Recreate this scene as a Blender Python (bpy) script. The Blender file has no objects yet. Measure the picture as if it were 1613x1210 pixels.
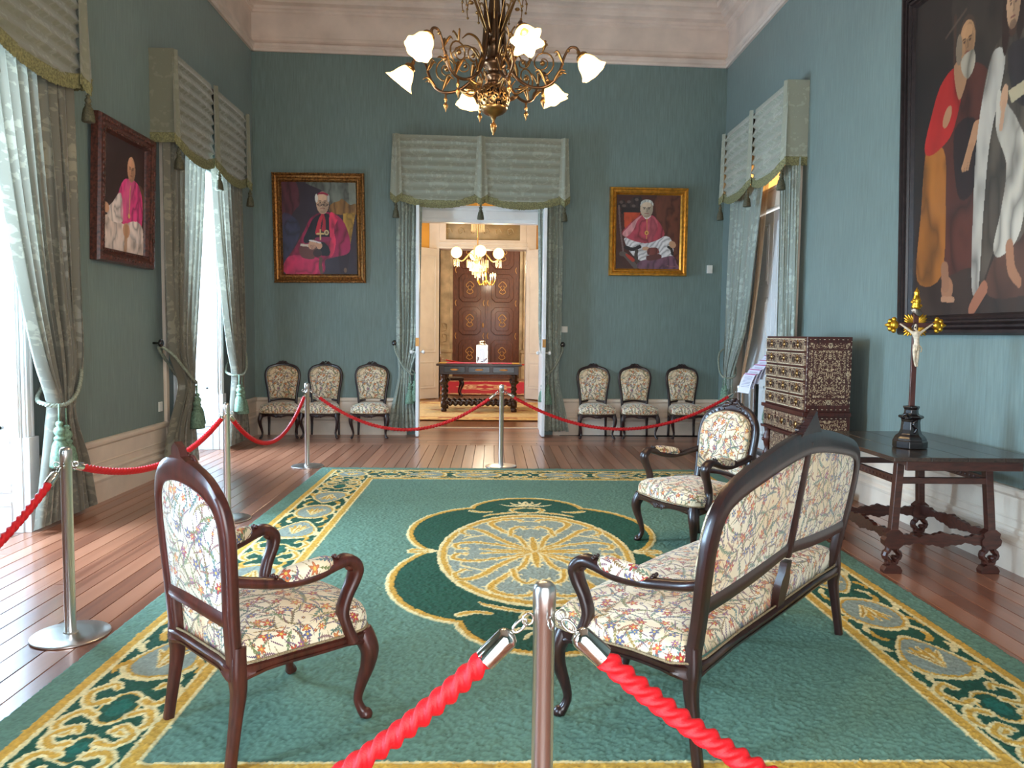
import bpy, bmesh, math, random
import numpy as np
from mathutils import Vector, Matrix

random.seed(7)
rng = np.random.default_rng(11)
SC = bpy.context.scene
PI = math.pi

# ------------------------------------------------------------------ camera
W_, H_, F_ = 1613.0, 1210.0, 1200.0
EYE = np.array([0.0, 0.0, 1.5])
_yaw, _pit, _rol = math.atan(31 / 1200.), math.atan(80 / 1200.), math.radians(.65)
_f = np.array([math.sin(_yaw) * math.cos(_pit), math.cos(_yaw) * math.cos(_pit), -math.sin(_pit)])
_r0 = np.array([math.cos(_yaw), -math.sin(_yaw), 0.])
_u0 = np.cross(_r0, _f)
_r = math.cos(_rol) * _r0 + math.sin(_rol) * _u0
_u = -math.sin(_rol) * _r0 + math.cos(_rol) * _u0
cam_d = bpy.data.cameras.new('camera')
cam_d.sensor_fit = 'HORIZONTAL'
cam_d.sensor_width = 36.0
cam_d.lens = 36.0 * F_ / W_
cam_d.clip_start = .02
cam_d.clip_end = 200
cam = bpy.data.objects.new('camera', cam_d)
SC.collection.objects.link(cam)
cam.matrix_world = Matrix(((_r[0], _u[0], -_f[0], 0), (_r[1], _u[1], -_f[1], 0), (_r[2], _u[2], -_f[2], 1.5), (0, 0, 0, 1)))
SC.camera = cam


def ray(x, y):
    return _f + _r * (x - W_ / 2) / F_ - _u * (y - H_ / 2) / F_


# ------------------------------------------------------------------ world, lights, exposure
world = bpy.data.worlds.new('sky')
SC.world = world
world.use_nodes = True
bg = world.node_tree.nodes['Background']
bg.inputs[0].default_value = (.72, .86, 1.0, 1)
bg.inputs[1].default_value = 4.0
SC.view_settings.view_transform = 'Standard'
SC.view_settings.look = 'None'
SC.view_settings.gamma = 1.0
SC.view_settings.use_curve_mapping = False
SC.view_settings.exposure = 0.68
XL, XR, YF, ZC = -3.42, 3.40, -0.75, 6.45
WT = .50                                     # thickness of the outer wall
WIN_Y = (8.97, 4.98, 1.00)


def area(name, loc, rot, sx, sy, power, col):
    l = bpy.data.lights.new(name, 'AREA')
    l.shape = 'RECTANGLE'
    l.size, l.size_y, l.energy, l.color = sx, sy, power, col
    o = bpy.data.objects.new(name, l)
    SC.collection.objects.link(o)
    o.location, o.rotation_euler = loc, rot
    return o


def point(name, loc, power, col, rad=.04):
    l = bpy.data.lights.new(name, 'POINT')
    l.energy, l.color, l.shadow_soft_size = power, col, rad
    o = bpy.data.objects.new(name, l)
    SC.collection.objects.link(o)
    o.location = loc
    return o


for wy, pw in zip(WIN_Y, (410, 430, 470)):    # daylight through the three tall windows
    area('window_daylight', (XL - WT - .25, wy, 1.95), (0, -PI / 2 + .12, 0), 2.7, 1.15, pw, (.56, .79, 1.0))
area('rear_fill_light', (0.3, YF - .35, 1.75), (PI / 2, 0, 0), 2.6, 2.9, 72, (1, .93, .84))   # added fill light in the unseen opening behind the visitor
area('next_room_daylight', (-3.35, 14.2, 1.9), (0, -PI / 2, 0), 2.6, 1.2, 60, (.8, .9, 1.0))

# ------------------------------------------------------------------ object helpers
COL = SC.collection


def tag(o, label=None, cat=None, group=None, kind=None):
    if label: o['label'] = label
    if cat: o['category'] = cat
    if group: o['group'] = group
    if kind: o['kind'] = kind
    return o


def empty(name, loc=(0, 0, 0), rz=0.0, label=None, cat=None, group=None, kind=None):
    o = bpy.data.objects.new(name, None)
    o.empty_display_size = .1
    COL.objects.link(o)
    o.location = loc
    o.rotation_euler = (0, 0, rz)
    return tag(o, label, cat, group, kind)


class Geo:
    def __init__(s): s.v = []; s.f = []; s.uv = []; s.n = 0

    def add(s, v, f, uv=None):
        v = [tuple(map(float, p)) for p in v]
        k = s.n
        s.v += v
        s.f += [tuple(i + k for i in q) for q in f]
        s.uv += [tuple(q) for q in uv] if uv is not None else [(p[0], p[2]) for p in v]
        s.n += len(v)
        return s

    def join(s, *gs):
        for g in gs: s.add(g.v, g.f, g.uv)
        return s

    def tf(s, m):
        s.v = [tuple(m @ Vector(p)) for p in s.v]
        return s


def obj(name, g, mat, parent=None, smooth=True, bevel=0, subsurf=0, auto=None):
    me = bpy.data.meshes.new(name)
    me.from_pydata(g.v, [], g.f)
    uvl = me.uv_layers.new(name='UVMap')
    li = np.empty(len(me.loops), dtype=np.int32)
    me.loops.foreach_get('vertex_index', li)
    uv = np.array(g.uv, dtype=np.float32)
    uvl.data.foreach_set('uv', uv[li].ravel())
    me.materials.append(mat)
    me.polygons.foreach_set('use_smooth', [smooth] * len(me.polygons))
    me.update()
    if smooth and auto is not None:
        me.set_sharp_from_angle(angle=math.radians(auto))
    o = bpy.data.objects.new(name, me)
    COL.objects.link(o)
    if parent: o.parent = parent
    if bevel:
        b = o.modifiers.new('bevel', 'BEVEL'); b.width = bevel; b.segments = 2; b.limit_method = 'ANGLE'
    if subsurf:
        b = o.modifiers.new('subsurf', 'SUBSURF'); b.levels = subsurf; b.render_levels = subsurf
    return o


def inst(name, src, parent, loc=(0, 0, 0), rot=(0, 0, 0), scale=(1, 1, 1)):
    o = bpy.data.objects.new(name, src.data)
    COL.objects.link(o)
    o.parent = parent
    o.location, o.rotation_euler, o.scale = loc, rot, scale
    for m in src.modifiers:
        n = o.modifiers.new(m.name, m.type)
        if m.type == 'BEVEL': n.width = m.width; n.segments = m.segments; n.limit_method = 'ANGLE'
    return o


def dup(o, parent=None, **kw):
    c = o.copy()
    COL.objects.link(c)
    c.parent = parent
    for ch in list(o.children): dup(ch, c)
    for k, v in kw.items():
        if k == 'loc': c.location = v
        elif k == 'rz': c.rotation_euler = (0, 0, v)
        else: c[k] = v
    return c


def BWy(x): return 11.2 + .045 * x
BANG = math.atan(.045)


def frame_on(side, a):          # local x along the wall, local y out into the room
    if side == 'back': return (a, BWy(a), 0), PI + BANG
    if side == 'left': return (XL, a, 0), -PI / 2
    return (XR, a, 0), PI / 2


# ------------------------------------------------------------------ shapes
def box(x0, x1, y0, y1, z0, z1, g=None):
    g = g or Geo()
    v = [(x, y, z) for x in (x0, x1) for y in (y0, y1) for z in (z0, z1)]
    f = [(0, 1, 3, 2), (4, 6, 7, 5), (0, 4, 5, 1), (2, 3, 7, 6), (0, 2, 6, 4), (1, 5, 7, 3)]
    return g.add(v, f)


def lathe(prof, n=24, c=(0, 0, 0), m=None, cap=True, twist=None):
    g = Geo(); v = []; f = []; uv = []
    k = len(prof)
    L = 0
    for i, (r, z) in enumerate(prof):
        if i: L += math.hypot(r - prof[i - 1][0], z - prof[i - 1][1])
        for j in range(n):
            a = 2 * PI * j / n
            rr = r * (twist(a, z) if twist else 1)
            v.append((c[0] + rr * math.cos(a), c[1] + rr * math.sin(a), c[2] + z)); uv.append((a * .1, L))
    for i in range(k - 1):
        for j in range(n):
            f.append((i * n + j, i * n + (j + 1) % n, (i + 1) * n + (j + 1) % n, (i + 1) * n + j))
    if cap:
        f.append(tuple(range(n))[::-1]); f.append(tuple((k - 1) * n + j for j in range(n)))
    g.add(v, f, uv)
    if m is not None: g.tf(m)
    return g


def cat(pts, n=8, closed=False):      # Catmull-Rom
    P = [np.array(p, float) for p in pts]
    out = []
    N = len(P)
    rngi = range(N) if closed else range(N - 1)
    for i in rngi:
        if closed: p0, p1, p2, p3 = P[(i - 1) % N], P[i], P[(i + 1) % N], P[(i + 2) % N]
        else:
            p1, p2 = P[i], P[i + 1]
            p0 = P[i - 1] if i else 2 * p1 - p2
            p3 = P[i + 2] if i + 2 < N else 2 * p2 - p1
        for k in range(n):
            t = k / n
            out.append(.5 * (2 * p1 + (p2 - p0) * t + (2 * p0 - 5 * p1 + 4 * p2 - p3) * t * t + (3 * p1 - p0 - 3 * p2 + p3) * t ** 3))
    if not closed: out.append(P[-1])
    return out


def sweep(path, size, n=10, ref=(0, 0, 1), closed=False, sq=2.0, steps=6, prof=None, twistk=0, smoothp=True):
    """path: points; size: (w,h) or list of (w,h) per point. sq: superellipse power of the section."""
    if not isinstance(size, list): size = [size] * len(path)
    size = [s if isinstance(s, tuple) else (s, s) for s in size]
    if smoothp:
        P = cat([tuple(p) + s for p, s in zip(path, size)], steps, closed)
    else:
        P = [np.array(tuple(p) + s) for p, s in zip(path, size)]
    Q = [p[:3] for p in P]
    S = [p[3:] for p in P]
    N = len(Q)
    v = []; f = []; uv = []
    ref = np.array(ref, float)
    L = 0
    for i in range(N):
        if closed: T = Q[(i + 1) % N] - Q[i - 1]
        else: T = Q[min(i + 1, N - 1)] - Q[max(i - 1, 0)]
        T = T / (np.linalg.norm(T) + 1e-12)
        B = np.cross(T, ref)
        if np.linalg.norm(B) < 1e-3: B = np.cross(T, (0.31, .95, 0.))
        B /= np.linalg.norm(B)
        U = np.cross(B, T)
        if i: L += float(np.linalg.norm(Q[i] - Q[i - 1]))
        for j in range(n):
            a = 2 * PI * j / n + (PI / n if sq > 3 else 0)
            if prof: rr = prof(a, L); ca, sa = math.cos(a) * rr, math.sin(a) * rr
            else:
                ca, sa = math.cos(a), math.sin(a)
                k = (abs(ca) ** sq + abs(sa) ** sq) ** (-1 / sq)
                ca, sa = ca * k, sa * k
            p = Q[i] + B * ca * S[i][0] + U * sa * S[i][1]
            v.append(tuple(p)); uv.append((a * .02, L))
    M = N if closed else N - 1
    for i in range(M):
        for j in range(n):
            i2 = (i + 1) % N
            f.append((i * n + j, i * n + (j + 1) % n, i2 * n + (j + 1) % n, i2 * n + j))
    if not closed:
        f.append(tuple(range(n))[::-1]); f.append(tuple((N - 1) * n + j for j in range(n)))
    return Geo().add(v, f, uv)


def grid(nu, nv, fn, uvfn=None):
    v = []; uv = []; f = []
    for j in range(nv + 1):
        for i in range(nu + 1):
            v.append(fn(i / nu, j / nv))
            uv.append(uvfn(i / nu, j / nv) if uvfn else (v[-1][0], v[-1][2]))
    for j in range(nv):
        for i in range(nu):
            a = j * (nu + 1) + i
            f.append((a, a + 1, a + nu + 2, a + nu + 1))
    return Geo().add(v, f, uv)


def plate(pts, t, m=None, dome=0):      # 2-D outline in the x-z plane, thickness t along y
    n = len(pts)
    v = [(p[0], -t / 2, p[1]) for p in pts] + [(p[0], t / 2, p[1]) for p in pts]
    f = [tuple(range(n)), tuple(range(2 * n - 1, n - 1, -1))] + [(i, i + n, (i + 1) % n + n, (i + 1) % n) for i in range(n)]
    g = Geo().add(v, f)
    if m is not None: g.tf(m)
    return g


def cushion(outline, layers, fn=None):
    """outline: list of 2-D pts; layers: list of (scale toward centre, height). Closed with a centre point."""
    o = np.array(outline, float)
    c = o.mean(0)
    v = []; uv = []; f = []
    n = len(o)
    L = 0
    for k, (s, hgt) in enumerate(layers):
        for p in o:
            q = c + (p - c) * s
            v.append((q[0], q[1], hgt))
            d = (p - c) / (np.linalg.norm(p - c) + 1e-9)
            ext = (layers[0][1] * 0 + abs(hgt - layers[-1][1])) if s > .93 else 0
            uv.append(tuple(q + d * ext * .9))
    for k in range(len(layers) - 1):
        for i in range(n):
            f.append((k * n + i, k * n + (i + 1) % n, (k + 1) * n + (i + 1) % n, (k + 1) * n + i))
    v.append((c[0], c[1], layers[-1][1])); uv.append(tuple(c))
    K = len(layers) - 1
    for i in range(n): f.append((K * n + i, K * n + (i + 1) % n, len(v) - 1))
    g = Geo().add(v, f, uv)
    if fn: g.v = [fn(*p) for p in g.v]
    return g


def mould(prof, p0, p1, out, g=None):
    """extrude a (d, z) profile from p0 to p1 (xy), d measured along the horizontal vector out"""
    g = g or Geo()
    n = len(prof)
    v = []
    for p in (p0, p1):
        for d, z in prof: v.append((p[0] + out[0] * d, p[1] + out[1] * d, z))
    f = [(i, i + 1, i + 1 + n, i + n) for i in range(n - 1)] + [tuple(range(n))[::-1], tuple(range(n, 2 * n))]
    return g.add(v, f)


def ball(c, r, n=10, m=6, sc=(1, 1, 1)):
    prof = [(max(1e-4, r * math.sin(PI * i / m)), -r * math.cos(PI * i / m)) for i in range(m + 1)]
    g = lathe(prof, n, cap=False)
    g.v = [(c[0] + p[0] * sc[0], c[1] + p[1] * sc[1], c[2] + p[2] * sc[2]) for p in g.v]
    return g


# ------------------------------------------------------------------ material helpers
def lin(c):
    return tuple(((x / 255) / 12.92 if x / 255 < .04045 else ((x / 255 + .055) / 1.055) ** 2.4) for x in c)


class X:
    def __init__(s, t, o): s.t, s.o = t, o
    def op(s, k, *a): return mth(s.t, k, s, *a)
    def __add__(s, o): return s.op('ADD', o)
    __radd__ = __add__
    def __sub__(s, o): return s.op('SUBTRACT', o)
    def __rsub__(s, o): return mth(s.t, 'SUBTRACT', o, s)
    def __mul__(s, o): return s.op('MULTIPLY', o)
    __rmul__ = __mul__
    def __truediv__(s, o): return s.op('DIVIDE', o)
    def __neg__(s): return s.op('MULTIPLY', -1.)
    def abs(s): return s.op('ABSOLUTE')
    def sin(s): return s.op('SINE')
    def cos(s): return s.op('COSINE')
    def max(s, o): return s.op('MAXIMUM', o)
    def min(s, o): return s.op('MINIMUM', o)
    def fr(s): return s.op('FRACT')
    def sqrt(s): return s.op('SQRT')
    def lt(s, e, w=.0006):      # soft 1 where s < e
        n = s.t.nodes.new('ShaderNodeMapRange'); n.interpolation_type = 'SMOOTHSTEP'
        s.t.links.new(s.o, n.inputs[0]); n.inputs[1].default_value = e - w; n.inputs[2].default_value = e + w
        n.inputs[3].default_value = 1; n.inputs[4].default_value = 0
        return X(s.t, n.outputs[0])


def mth(t, k, *a):
    n = t.nodes.new('ShaderNodeMath'); n.operation = k
    for i, q in enumerate(a):
        if isinstance(q, X): t.links.new(q.o, n.inputs[i])
        else: n.inputs[i].default_value = q
    return X(t, n.outputs[0])


class Mat:
    def __init__(s, name, col=(200, 200, 200), rough=.6, metal=0., coat=0., sheen=0., spec=.5):
        s.m = bpy.data.materials.new(name); s.m.use_nodes = True
        s.t = s.m.node_tree; s.b = s.t.nodes['Principled BSDF']
        s.b.inputs['Base Color'].default_value = (*lin(col), 1)
        s.b.inputs['Roughness'].default_value = rough
        s.b.inputs['Metallic'].default_value = metal
        s.b.inputs['Coat Weight'].default_value = coat
        s.b.inputs['Coat Roughness'].default_value = .12
        s.b.inputs['Sheen Weight'].default_value = sheen
        s.b.inputs['Specular IOR Level'].default_value = spec

    def node(s, k): return s.t.nodes.new(k)

    def coord(s, kind='Object', scale=None, rot=None):
        n = s.node('ShaderNodeTexCoord')
        o = n.outputs[kind]
        if scale is not None or rot is not None:
            mp = s.node('ShaderNodeMapping'); s.t.links.new(o, mp.inputs[0])
            if scale is not None: mp.inputs['Scale'].default_value = scale
            if rot is not None: mp.inputs['Rotation'].default_value = rot
            o = mp.outputs[0]
        return o

    def xyz(s, vec):
        n = s.node('ShaderNodeSeparateXYZ'); s.t.links.new(vec, n.inputs[0])
        return [X(s.t, q) for q in n.outputs]

    def vec(s, x, y, z=0.):
        n = s.node('ShaderNodeCombineXYZ')
        for i, q in enumerate((x, y, z)):
            if isinstance(q, X): s.t.links.new(q.o, n.inputs[i])
            else: n.inputs[i].default_value = q
        return n.outputs[0]

    def noise(s, vec, scale=5., detail=3., rough=.5):
        n = s.node('ShaderNodeTexNoise'); s.t.links.new(vec, n.inputs['Vector'])
        n.inputs['Scale'].default_value = scale; n.inputs['Detail'].default_value = detail; n.inputs['Roughness'].default_value = rough
        return X(s.t, n.outputs[0])

    def voro(s, vec, scale, rnd=1., feat='F1', dim='2D'):
        n = s.node('ShaderNodeTexVoronoi'); n.voronoi_dimensions = dim; n.feature = feat
        s.t.links.new(vec, n.inputs['Vector']); n.inputs['Scale'].default_value = scale; n.inputs['Randomness'].default_value = rnd
        return n

    def ramp(s, fac, stops, interp='LINEAR'):
        n = s.node('ShaderNodeValToRGB'); s.t.links.new(fac.o, n.inputs[0]); e = n.color_ramp.elements
        n.color_ramp.interpolation = interp
        while len(e) < len(stops): e.new(.5)
        for q, (p, c) in zip(e, stops): q.position = p; q.color = (*lin(c), 1)
        return n.outputs[0]

    def mix(s, a, b, fac, mode='MIX'):
        n = s.node('ShaderNodeMix'); n.data_type = 'RGBA'; n.blend_type = mode
        for i, q in ((6, a), (7, b)):
            if isinstance(q, tuple): n.inputs[i].default_value = (*lin(q), 1)
            else: s.t.links.new(q, n.inputs[i])
        if isinstance(fac, X): s.t.links.new(fac.o, n.inputs[0])
        else: n.inputs[0].default_value = fac
        return n.outputs[2]

    def color(s, o): s.t.links.new(o, s.b.inputs['Base Color']); return s

    def rough(s, x): s.t.links.new(x.o, s.b.inputs['Roughness']); return s

    def bump(s, x, strength=.3, dist=.01):
        n = s.node('ShaderNodeBump'); s.t.links.new(x.o, n.inputs['Height'])
        n.inputs['Strength'].default_value = strength; n.inputs['Distance'].default_value = dist
        s.t.links.new(n.outputs[0], s.b.inputs['Normal']); return s

    def emit(s, col, st): s.b.inputs['Emission Color'].default_value = (*lin(col), 1); s.b.inputs['Emission Strength'].default_value = st; return s


def wood(name, c1, c2, rough=.3, coat=.5, scale=(6, 6, 1.2), kind='Object', bump=.08):
    M = Mat(name, rough=rough, coat=coat)
    v = M.coord(kind, scale)
    n = M.noise(v, 6, 6, .6)
    M.color(M.ramp(n, [(.3, c1), (.7, c2)])).bump(n, bump, .004)
    return M.m


def plain(name, c, rough=.6, var=.06, sc=8, **k):
    M = Mat(name, c, rough, **k)
    n = M.noise(M.coord(), sc, 4)
    d = tuple(max(0, x * (1 - var * 2.2)) for x in c); e = tuple(min(255, x * (1 + var)) for x in c)
    M.color(M.ramp(n, [(.3, d), (.7, e)]))
    return M


def floral(name, base, shift=(0, 0)):
    M = Mat(name, base, rough=.8, sheen=.3)
    t = M.t
    uv = M.coord('UV')
    mp = M.node('ShaderNodeMapping'); t.links.new(uv, mp.inputs[0]); mp.inputs['Location'].default_value = (*shift, 0)
    uv = mp.outputs[0]
    tint = M.noise(uv, 3.5, 1)
    cur = M.ramp(tint, [(.35, tuple(int(b * k) for b, k in zip(base, (.96, .90, .80)))), (.6, base)])

    def cell(size, off, rnd=.85):
        m2 = M.node('ShaderNodeMapping'); t.links.new(uv, m2.inputs[0]); m2.inputs['Location'].default_value = (off, off * 1.7, 0)
        n = M.voro(m2.outputs[0], 1 / size, rnd)
        vs = M.node('ShaderNodeVectorMath'); vs.operation = 'SUBTRACT'
        t.links.new(m2.outputs[0], vs.inputs[0]); t.links.new(n.outputs['Position'], vs.inputs[1])
        x, y, _ = M.xyz(vs.outputs[0])
        c = M.xyz(n.outputs['Color'])
        a = c[0] * (2 * PI)
        u = x * a.cos() + y * a.sin(); w = y * a.cos() - x * a.sin()
        return u, w, c

    def sprig(size, off, ln, wd, kk, col1, col2, curve=6., slant=.9, stem=.0009):
        nonlocal cur
        u, w, c = cell(size, off)
        d = (w - u * u * (c[1] - .5) * curve * 2).abs()
        env = (1 - (u.abs() / ln)).max(0.)
        leaf = ((u - d * slant) * kk).sin().abs() * env.sqrt() * wd
        inl = (d - leaf).lt(0., .0005)
        inl = inl * u.abs().lt(ln)
        st = d.lt(stem, .0004) * u.abs().lt(ln * 1.15)
        m = inl.max(st)
        cur = M.mix(cur, M.mix(col1, col2, c[2]), m)

    def flower(size, off, r0, cols, k=5., thresh=.0, yc=(215, 180, 80)):
        nonlocal cur
        u, w, c = cell(size, off)
        r = (u * u + w * w).sqrt()
        th = mth(t, 'ARCTAN2', w, u)
        rad = ((th * k).cos() * .28 + .72) * r0
        m = (r - rad).lt(0., .0006)
        pres = c[1].lt(thresh, .001) if thresh else None
        if pres: m = m * pres
        edge = (r - rad * .72).lt(0., .0012)
        n = M.ramp(c[2], [(i / len(cols), q) for i, q in enumerate(cols)], 'CONSTANT')
        dk = M.mix(n, (120, 50, 45), .35)
        cur = M.mix(cur, M.mix(dk, n, edge), m)
        ce = r.lt(r0 * .26) if not pres else r.lt(r0 * .26) * pres
        cur = M.mix(cur, yc, ce)

    sprig(.070, .13, .044, .0038, 300, (158, 142, 112), (176, 154, 108), 9)
    sprig(.105, .37, .066, .0100, 190, (92, 122, 122), (112, 128, 84), 4, 1.4)
    sprig(.080, .71, .048, .0062, 380, (150, 92, 66), (112, 92, 118), 8, .2)
    sprig(.098, 1.23, .058, .0085, 220, (108, 122, 74), (160, 126, 62), 6, 1.5)
    sprig(.090, 4.61, .056, .0075, 260, (84, 108, 96), (140, 104, 60), 5, 1.1)
    sprig(.062, 1.91, .032, .0042, 460, (128, 60, 56), (78, 82, 112), 10, .1)
    flower(.085, 2.3, .0215, [(196, 88, 56), (172, 54, 48), (206, 124, 70), (92, 100, 138)], 5, .80)
    flower(.092, 5.2, .0170, [(178, 66, 72), (150, 90, 130), (204, 110, 60), (80, 110, 150)], 6, .6)
    flower(.052, 3.1, .0092, [(170, 56, 52), (72, 86, 120), (190, 112, 62), (110, 54, 66)], 6, .6)
    M.color(cur)
    M.bump(M.noise(uv, 900, 1), .25, .0006)
    return M.m


def damask(name, c1, c2, trans=.0, ts=1.):
    M = Mat(name, c1, rough=.5, sheen=.4)
    t = M.t
    uv = M.coord('UV')
    x, y, _ = M.xyz(uv)
    row = mth(t, 'FLOOR', y / .62)
    sx = ((x / .52 + row * .5).fr() - .5).abs()
    sy = ((y / .62).fr() - .5)
    r = ((sx * sx * 6.) + sy * sy * 4.).sqrt()
    n = M.noise(M.vec(sx * 2.2, sy * 2.2), 4.2 * ts, 2.5, .55)
    n2 = M.noise(M.vec(sx * 2.2 + 7, sy * 2.2), 9. * ts, 2, .5)
    q = n + r * -.16 + n2 * .25
    m = 1 - q.lt(.565, .03)
    cur = M.mix(c1, c2, m)
    M.color(cur)
    M.rough(.58 - m * .2)
    M.bump(M.noise(uv, 500, 1) + m * .6, .12, .0012)
    if trans:
        tr = M.node('ShaderNodeBsdfTranslucent'); t.links.new(cur, tr.inputs[0])
        mx = M.node('ShaderNodeMixShader'); mx.inputs[0].default_value = trans
        t.links.new(M.b.outputs[0], mx.inputs[1]); t.links.new(tr.outputs[0], mx.inputs[2])
        t.links.new(mx.outputs[0], t.nodes['Material Output'].inputs[0])
    return M.m


def vcol(name, rough=.9, bumpy=0, coat=0.):
    M = Mat(name, rough=rough, coat=coat)
    n = M.node('ShaderNodeVertexColor'); n.layer_name = 'paint'
    M.color(n.outputs[0])
    if bumpy: M.bump(M.noise(M.coord(), bumpy, 3, .7), .5, .006)
    return M.m


# wall fabric: teal moire
def wallcloth():
    M = Mat('teal_moire_fabric', (98, 130, 126), rough=.55, sheen=.15)
    x, y, z = M.xyz(M.coord())
    s = x + y
    n = M.noise(M.vec(s * 9, z * .55), 6, 4, .6)
    big = M.noise(M.coord(), .7, 2)
    c = M.ramp(n * .7 + big * .3, [(.3, (98, 113, 109)), (.52, (112, 130, 125)), (.7, (124, 143, 137))])
    M.color(c)
    M.rough(.42 + n * .3)
    seam = ((s / .9).fr() - .5).abs().lt(.004, .003)
    wr = M.noise(M.vec(s * .8, z * 3.5), 1.6, 2, .5)
    M.bump(n * .25 + seam * -.6 + wr * 3.0, .22, .006)
    return M.m


MW = wallcloth()
M_cream = plain('cream_paint', (226, 208, 188), .45, .03, 3).m
M_white = plain('white_paint', (232, 232, 230), .4, .02, 3).m
M_plaster = plain('cornice_plaster', (225, 205, 190), .7, .04, 2).m
M_yellow = plain('ochre_wall_paint', (222, 170, 75), .7, .04, 2).m
M_fl1 = floral('cream_floral_tapestry', (236, 222, 194))
M_fl2 = floral('pale_floral_tapestry', (222, 220, 210), (.31, .17))
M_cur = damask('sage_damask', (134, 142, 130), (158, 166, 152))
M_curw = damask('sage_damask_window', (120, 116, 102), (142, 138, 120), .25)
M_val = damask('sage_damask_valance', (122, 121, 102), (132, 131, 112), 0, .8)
M_valb = damask('sage_damask_valance_lit', (148, 150, 132), (162, 164, 146), 0, .8)  # lighter copy of the valance damask, its lighting put into the colour
M_fringe = plain('olive_fringe', (132, 128, 88), .8, .15, 60).m
M_tassel = plain('sea_green_tassel', (118, 148, 124), .7, .12, 60).m
M_tasseld = plain('olive_tassel', (92, 88, 66), .7, .12, 60).m
M_mah = wood('red_mahogany', (48, 18, 13), (88, 37, 27), .36, .25)
M_dark = wood('dark_walnut', (26, 11, 10), (52, 24, 21), .33, .28)
M_black = wood('ebonised_wood', (12, 10, 12), (30, 22, 22), .25, .6)
M_table = wood('oak_table_brown', (48, 22, 17), (84, 42, 32), .38, .3, (2, 10, 10))
M_tabtop = wood('worn_table_top', (44, 34, 30), (74, 56, 46), .22, .3, (8, 1.5, 8))
M_steel = Mat('brushed_steel', (212, 208, 204), .28, 1.).m
M_chrome = Mat('chrome', (215, 212, 205), .1, 1.).m
M_brass = Mat('aged_brass', (150, 112, 68), .3, 1.).m
M_bronze = Mat('dark_bronze', (108, 80, 58), .34, 1.).m
M_gold = Mat('gold_leaf', (226, 172, 60), .28, 1.).m
M_rope = Mat('red_rope', (206, 8, 22), .5)
M_rope.bump(M_rope.noise(M_rope.coord('Object'), 260, 3, .7), .5, .003)
M_rope = M_rope.m
M_cord = plain('green_grey_cord', (150, 156, 138), .6, .1, 60).m
M_porc = Mat('white_porcelain', (240, 238, 232), .15).m
M_plastic = Mat('white_plastic', (228, 226, 218), .4).m


# ================================================================== SETTING
def board_mat(name, stops, coat):
    M = Mat(name, rough=.3, coat=coat)
    oi = M.node('ShaderNodeObjectInfo')
    R = X(M.t, oi.outputs['Random'])
    x, y, z = M.xyz(M.coord())
    v = M.vec(x * 26 + R * 40, y * 1.5 + R * 90, R * 30)
    n = M.noise(v, 1.3, 4, .6)
    g2 = M.noise(M.vec(x * 9 + R * 40, y * .9 + R * 30, 0.), 1.0, 2, .5)
    ring = ((g2 * 26).sin() * .5 + .5)
    q = n * .34 + ring * .14 + R * .52
    M.color(M.ramp(q, stops))
    M.rough(.24 + n * .12)
    M.bump(n * .5 + ring * .2, .12, .0015)
    M.b.inputs['Coat Roughness'].default_value = .16
    return M.m


M_board = board_mat('varnished_red_pine', [(.1, (98, 54, 38)), (.4, (130, 78, 56)), (.65, (152, 96, 70)), (.95, (176, 118, 90))], .55)
M_sub = Mat('dark_board_gap', (22, 12, 10), .9).m
obj('floor', box(-4.1, 4.0, YF - 1.2, 12.0, -.12, -.022), M_sub, smooth=False)['kind'] = 'structure'
FLOOR = bpy.data.objects['floor']


def boardmesh(w, t=.02):
    c = .0014
    prof = [(-w / 2, -t), (w / 2, -t), (w / 2, -c), (w / 2 - c, 0), (-w / 2 + c, 0), (-w / 2, -c)]
    v = [(x, y, z) for y in (-.5, .5) for x, z in prof]
    f = [tuple(range(6))[::-1], tuple(range(6, 12))] + [(i, (i + 1) % 6, (i + 1) % 6 + 6, i + 6) for i in range(6)]
    f = [q[::-1] for q in f]
    return Geo().add(v, f)


BW0 = .1235
b0 = obj('floor_board', boardmesh(BW0 - .0048), M_board, FLOOR, smooth=False)
first = True
for i in range(59):
    x = -3.86 + BW0 * i
    y = YF - .3
    ends = []
    yy = y - random.uniform(0, 3.2)
    while yy < 10.1:
        yy += random.choice((3.1, 3.7, 4.3, 5.0)) * random.uniform(.9, 1.1)
        ends.append(min(yy, 10.12))
        if ends[-1] > 9.0: ends[-1] = 10.12; break
    for e in ends:
        if e <= y + .05: continue
        o = b0 if first else inst('floor_board', b0, FLOOR)
        first = False
        o.location = (x, (y + e) / 2, random.uniform(-.0008, 0))
        o.scale = (1, e - y - .003, 1)
        y = e
for j in range(15):                       # cross boards along the doorway wall
    y = 10.12 + BW0 * (j + .5)
    xs = [-3.9, random.uniform(-1.5, 1.2), 3.9] if j < 8 else [-1.3, 1.0]
    for a, b in zip(xs[:-1], xs[1:]):
        o = inst('floor_board', b0, FLOOR)
        o.location = ((a + b) / 2, y, 0); o.rotation_euler = (0, 0, PI / 2)
        o.scale = (1, b - a - .003, 1)


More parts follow.
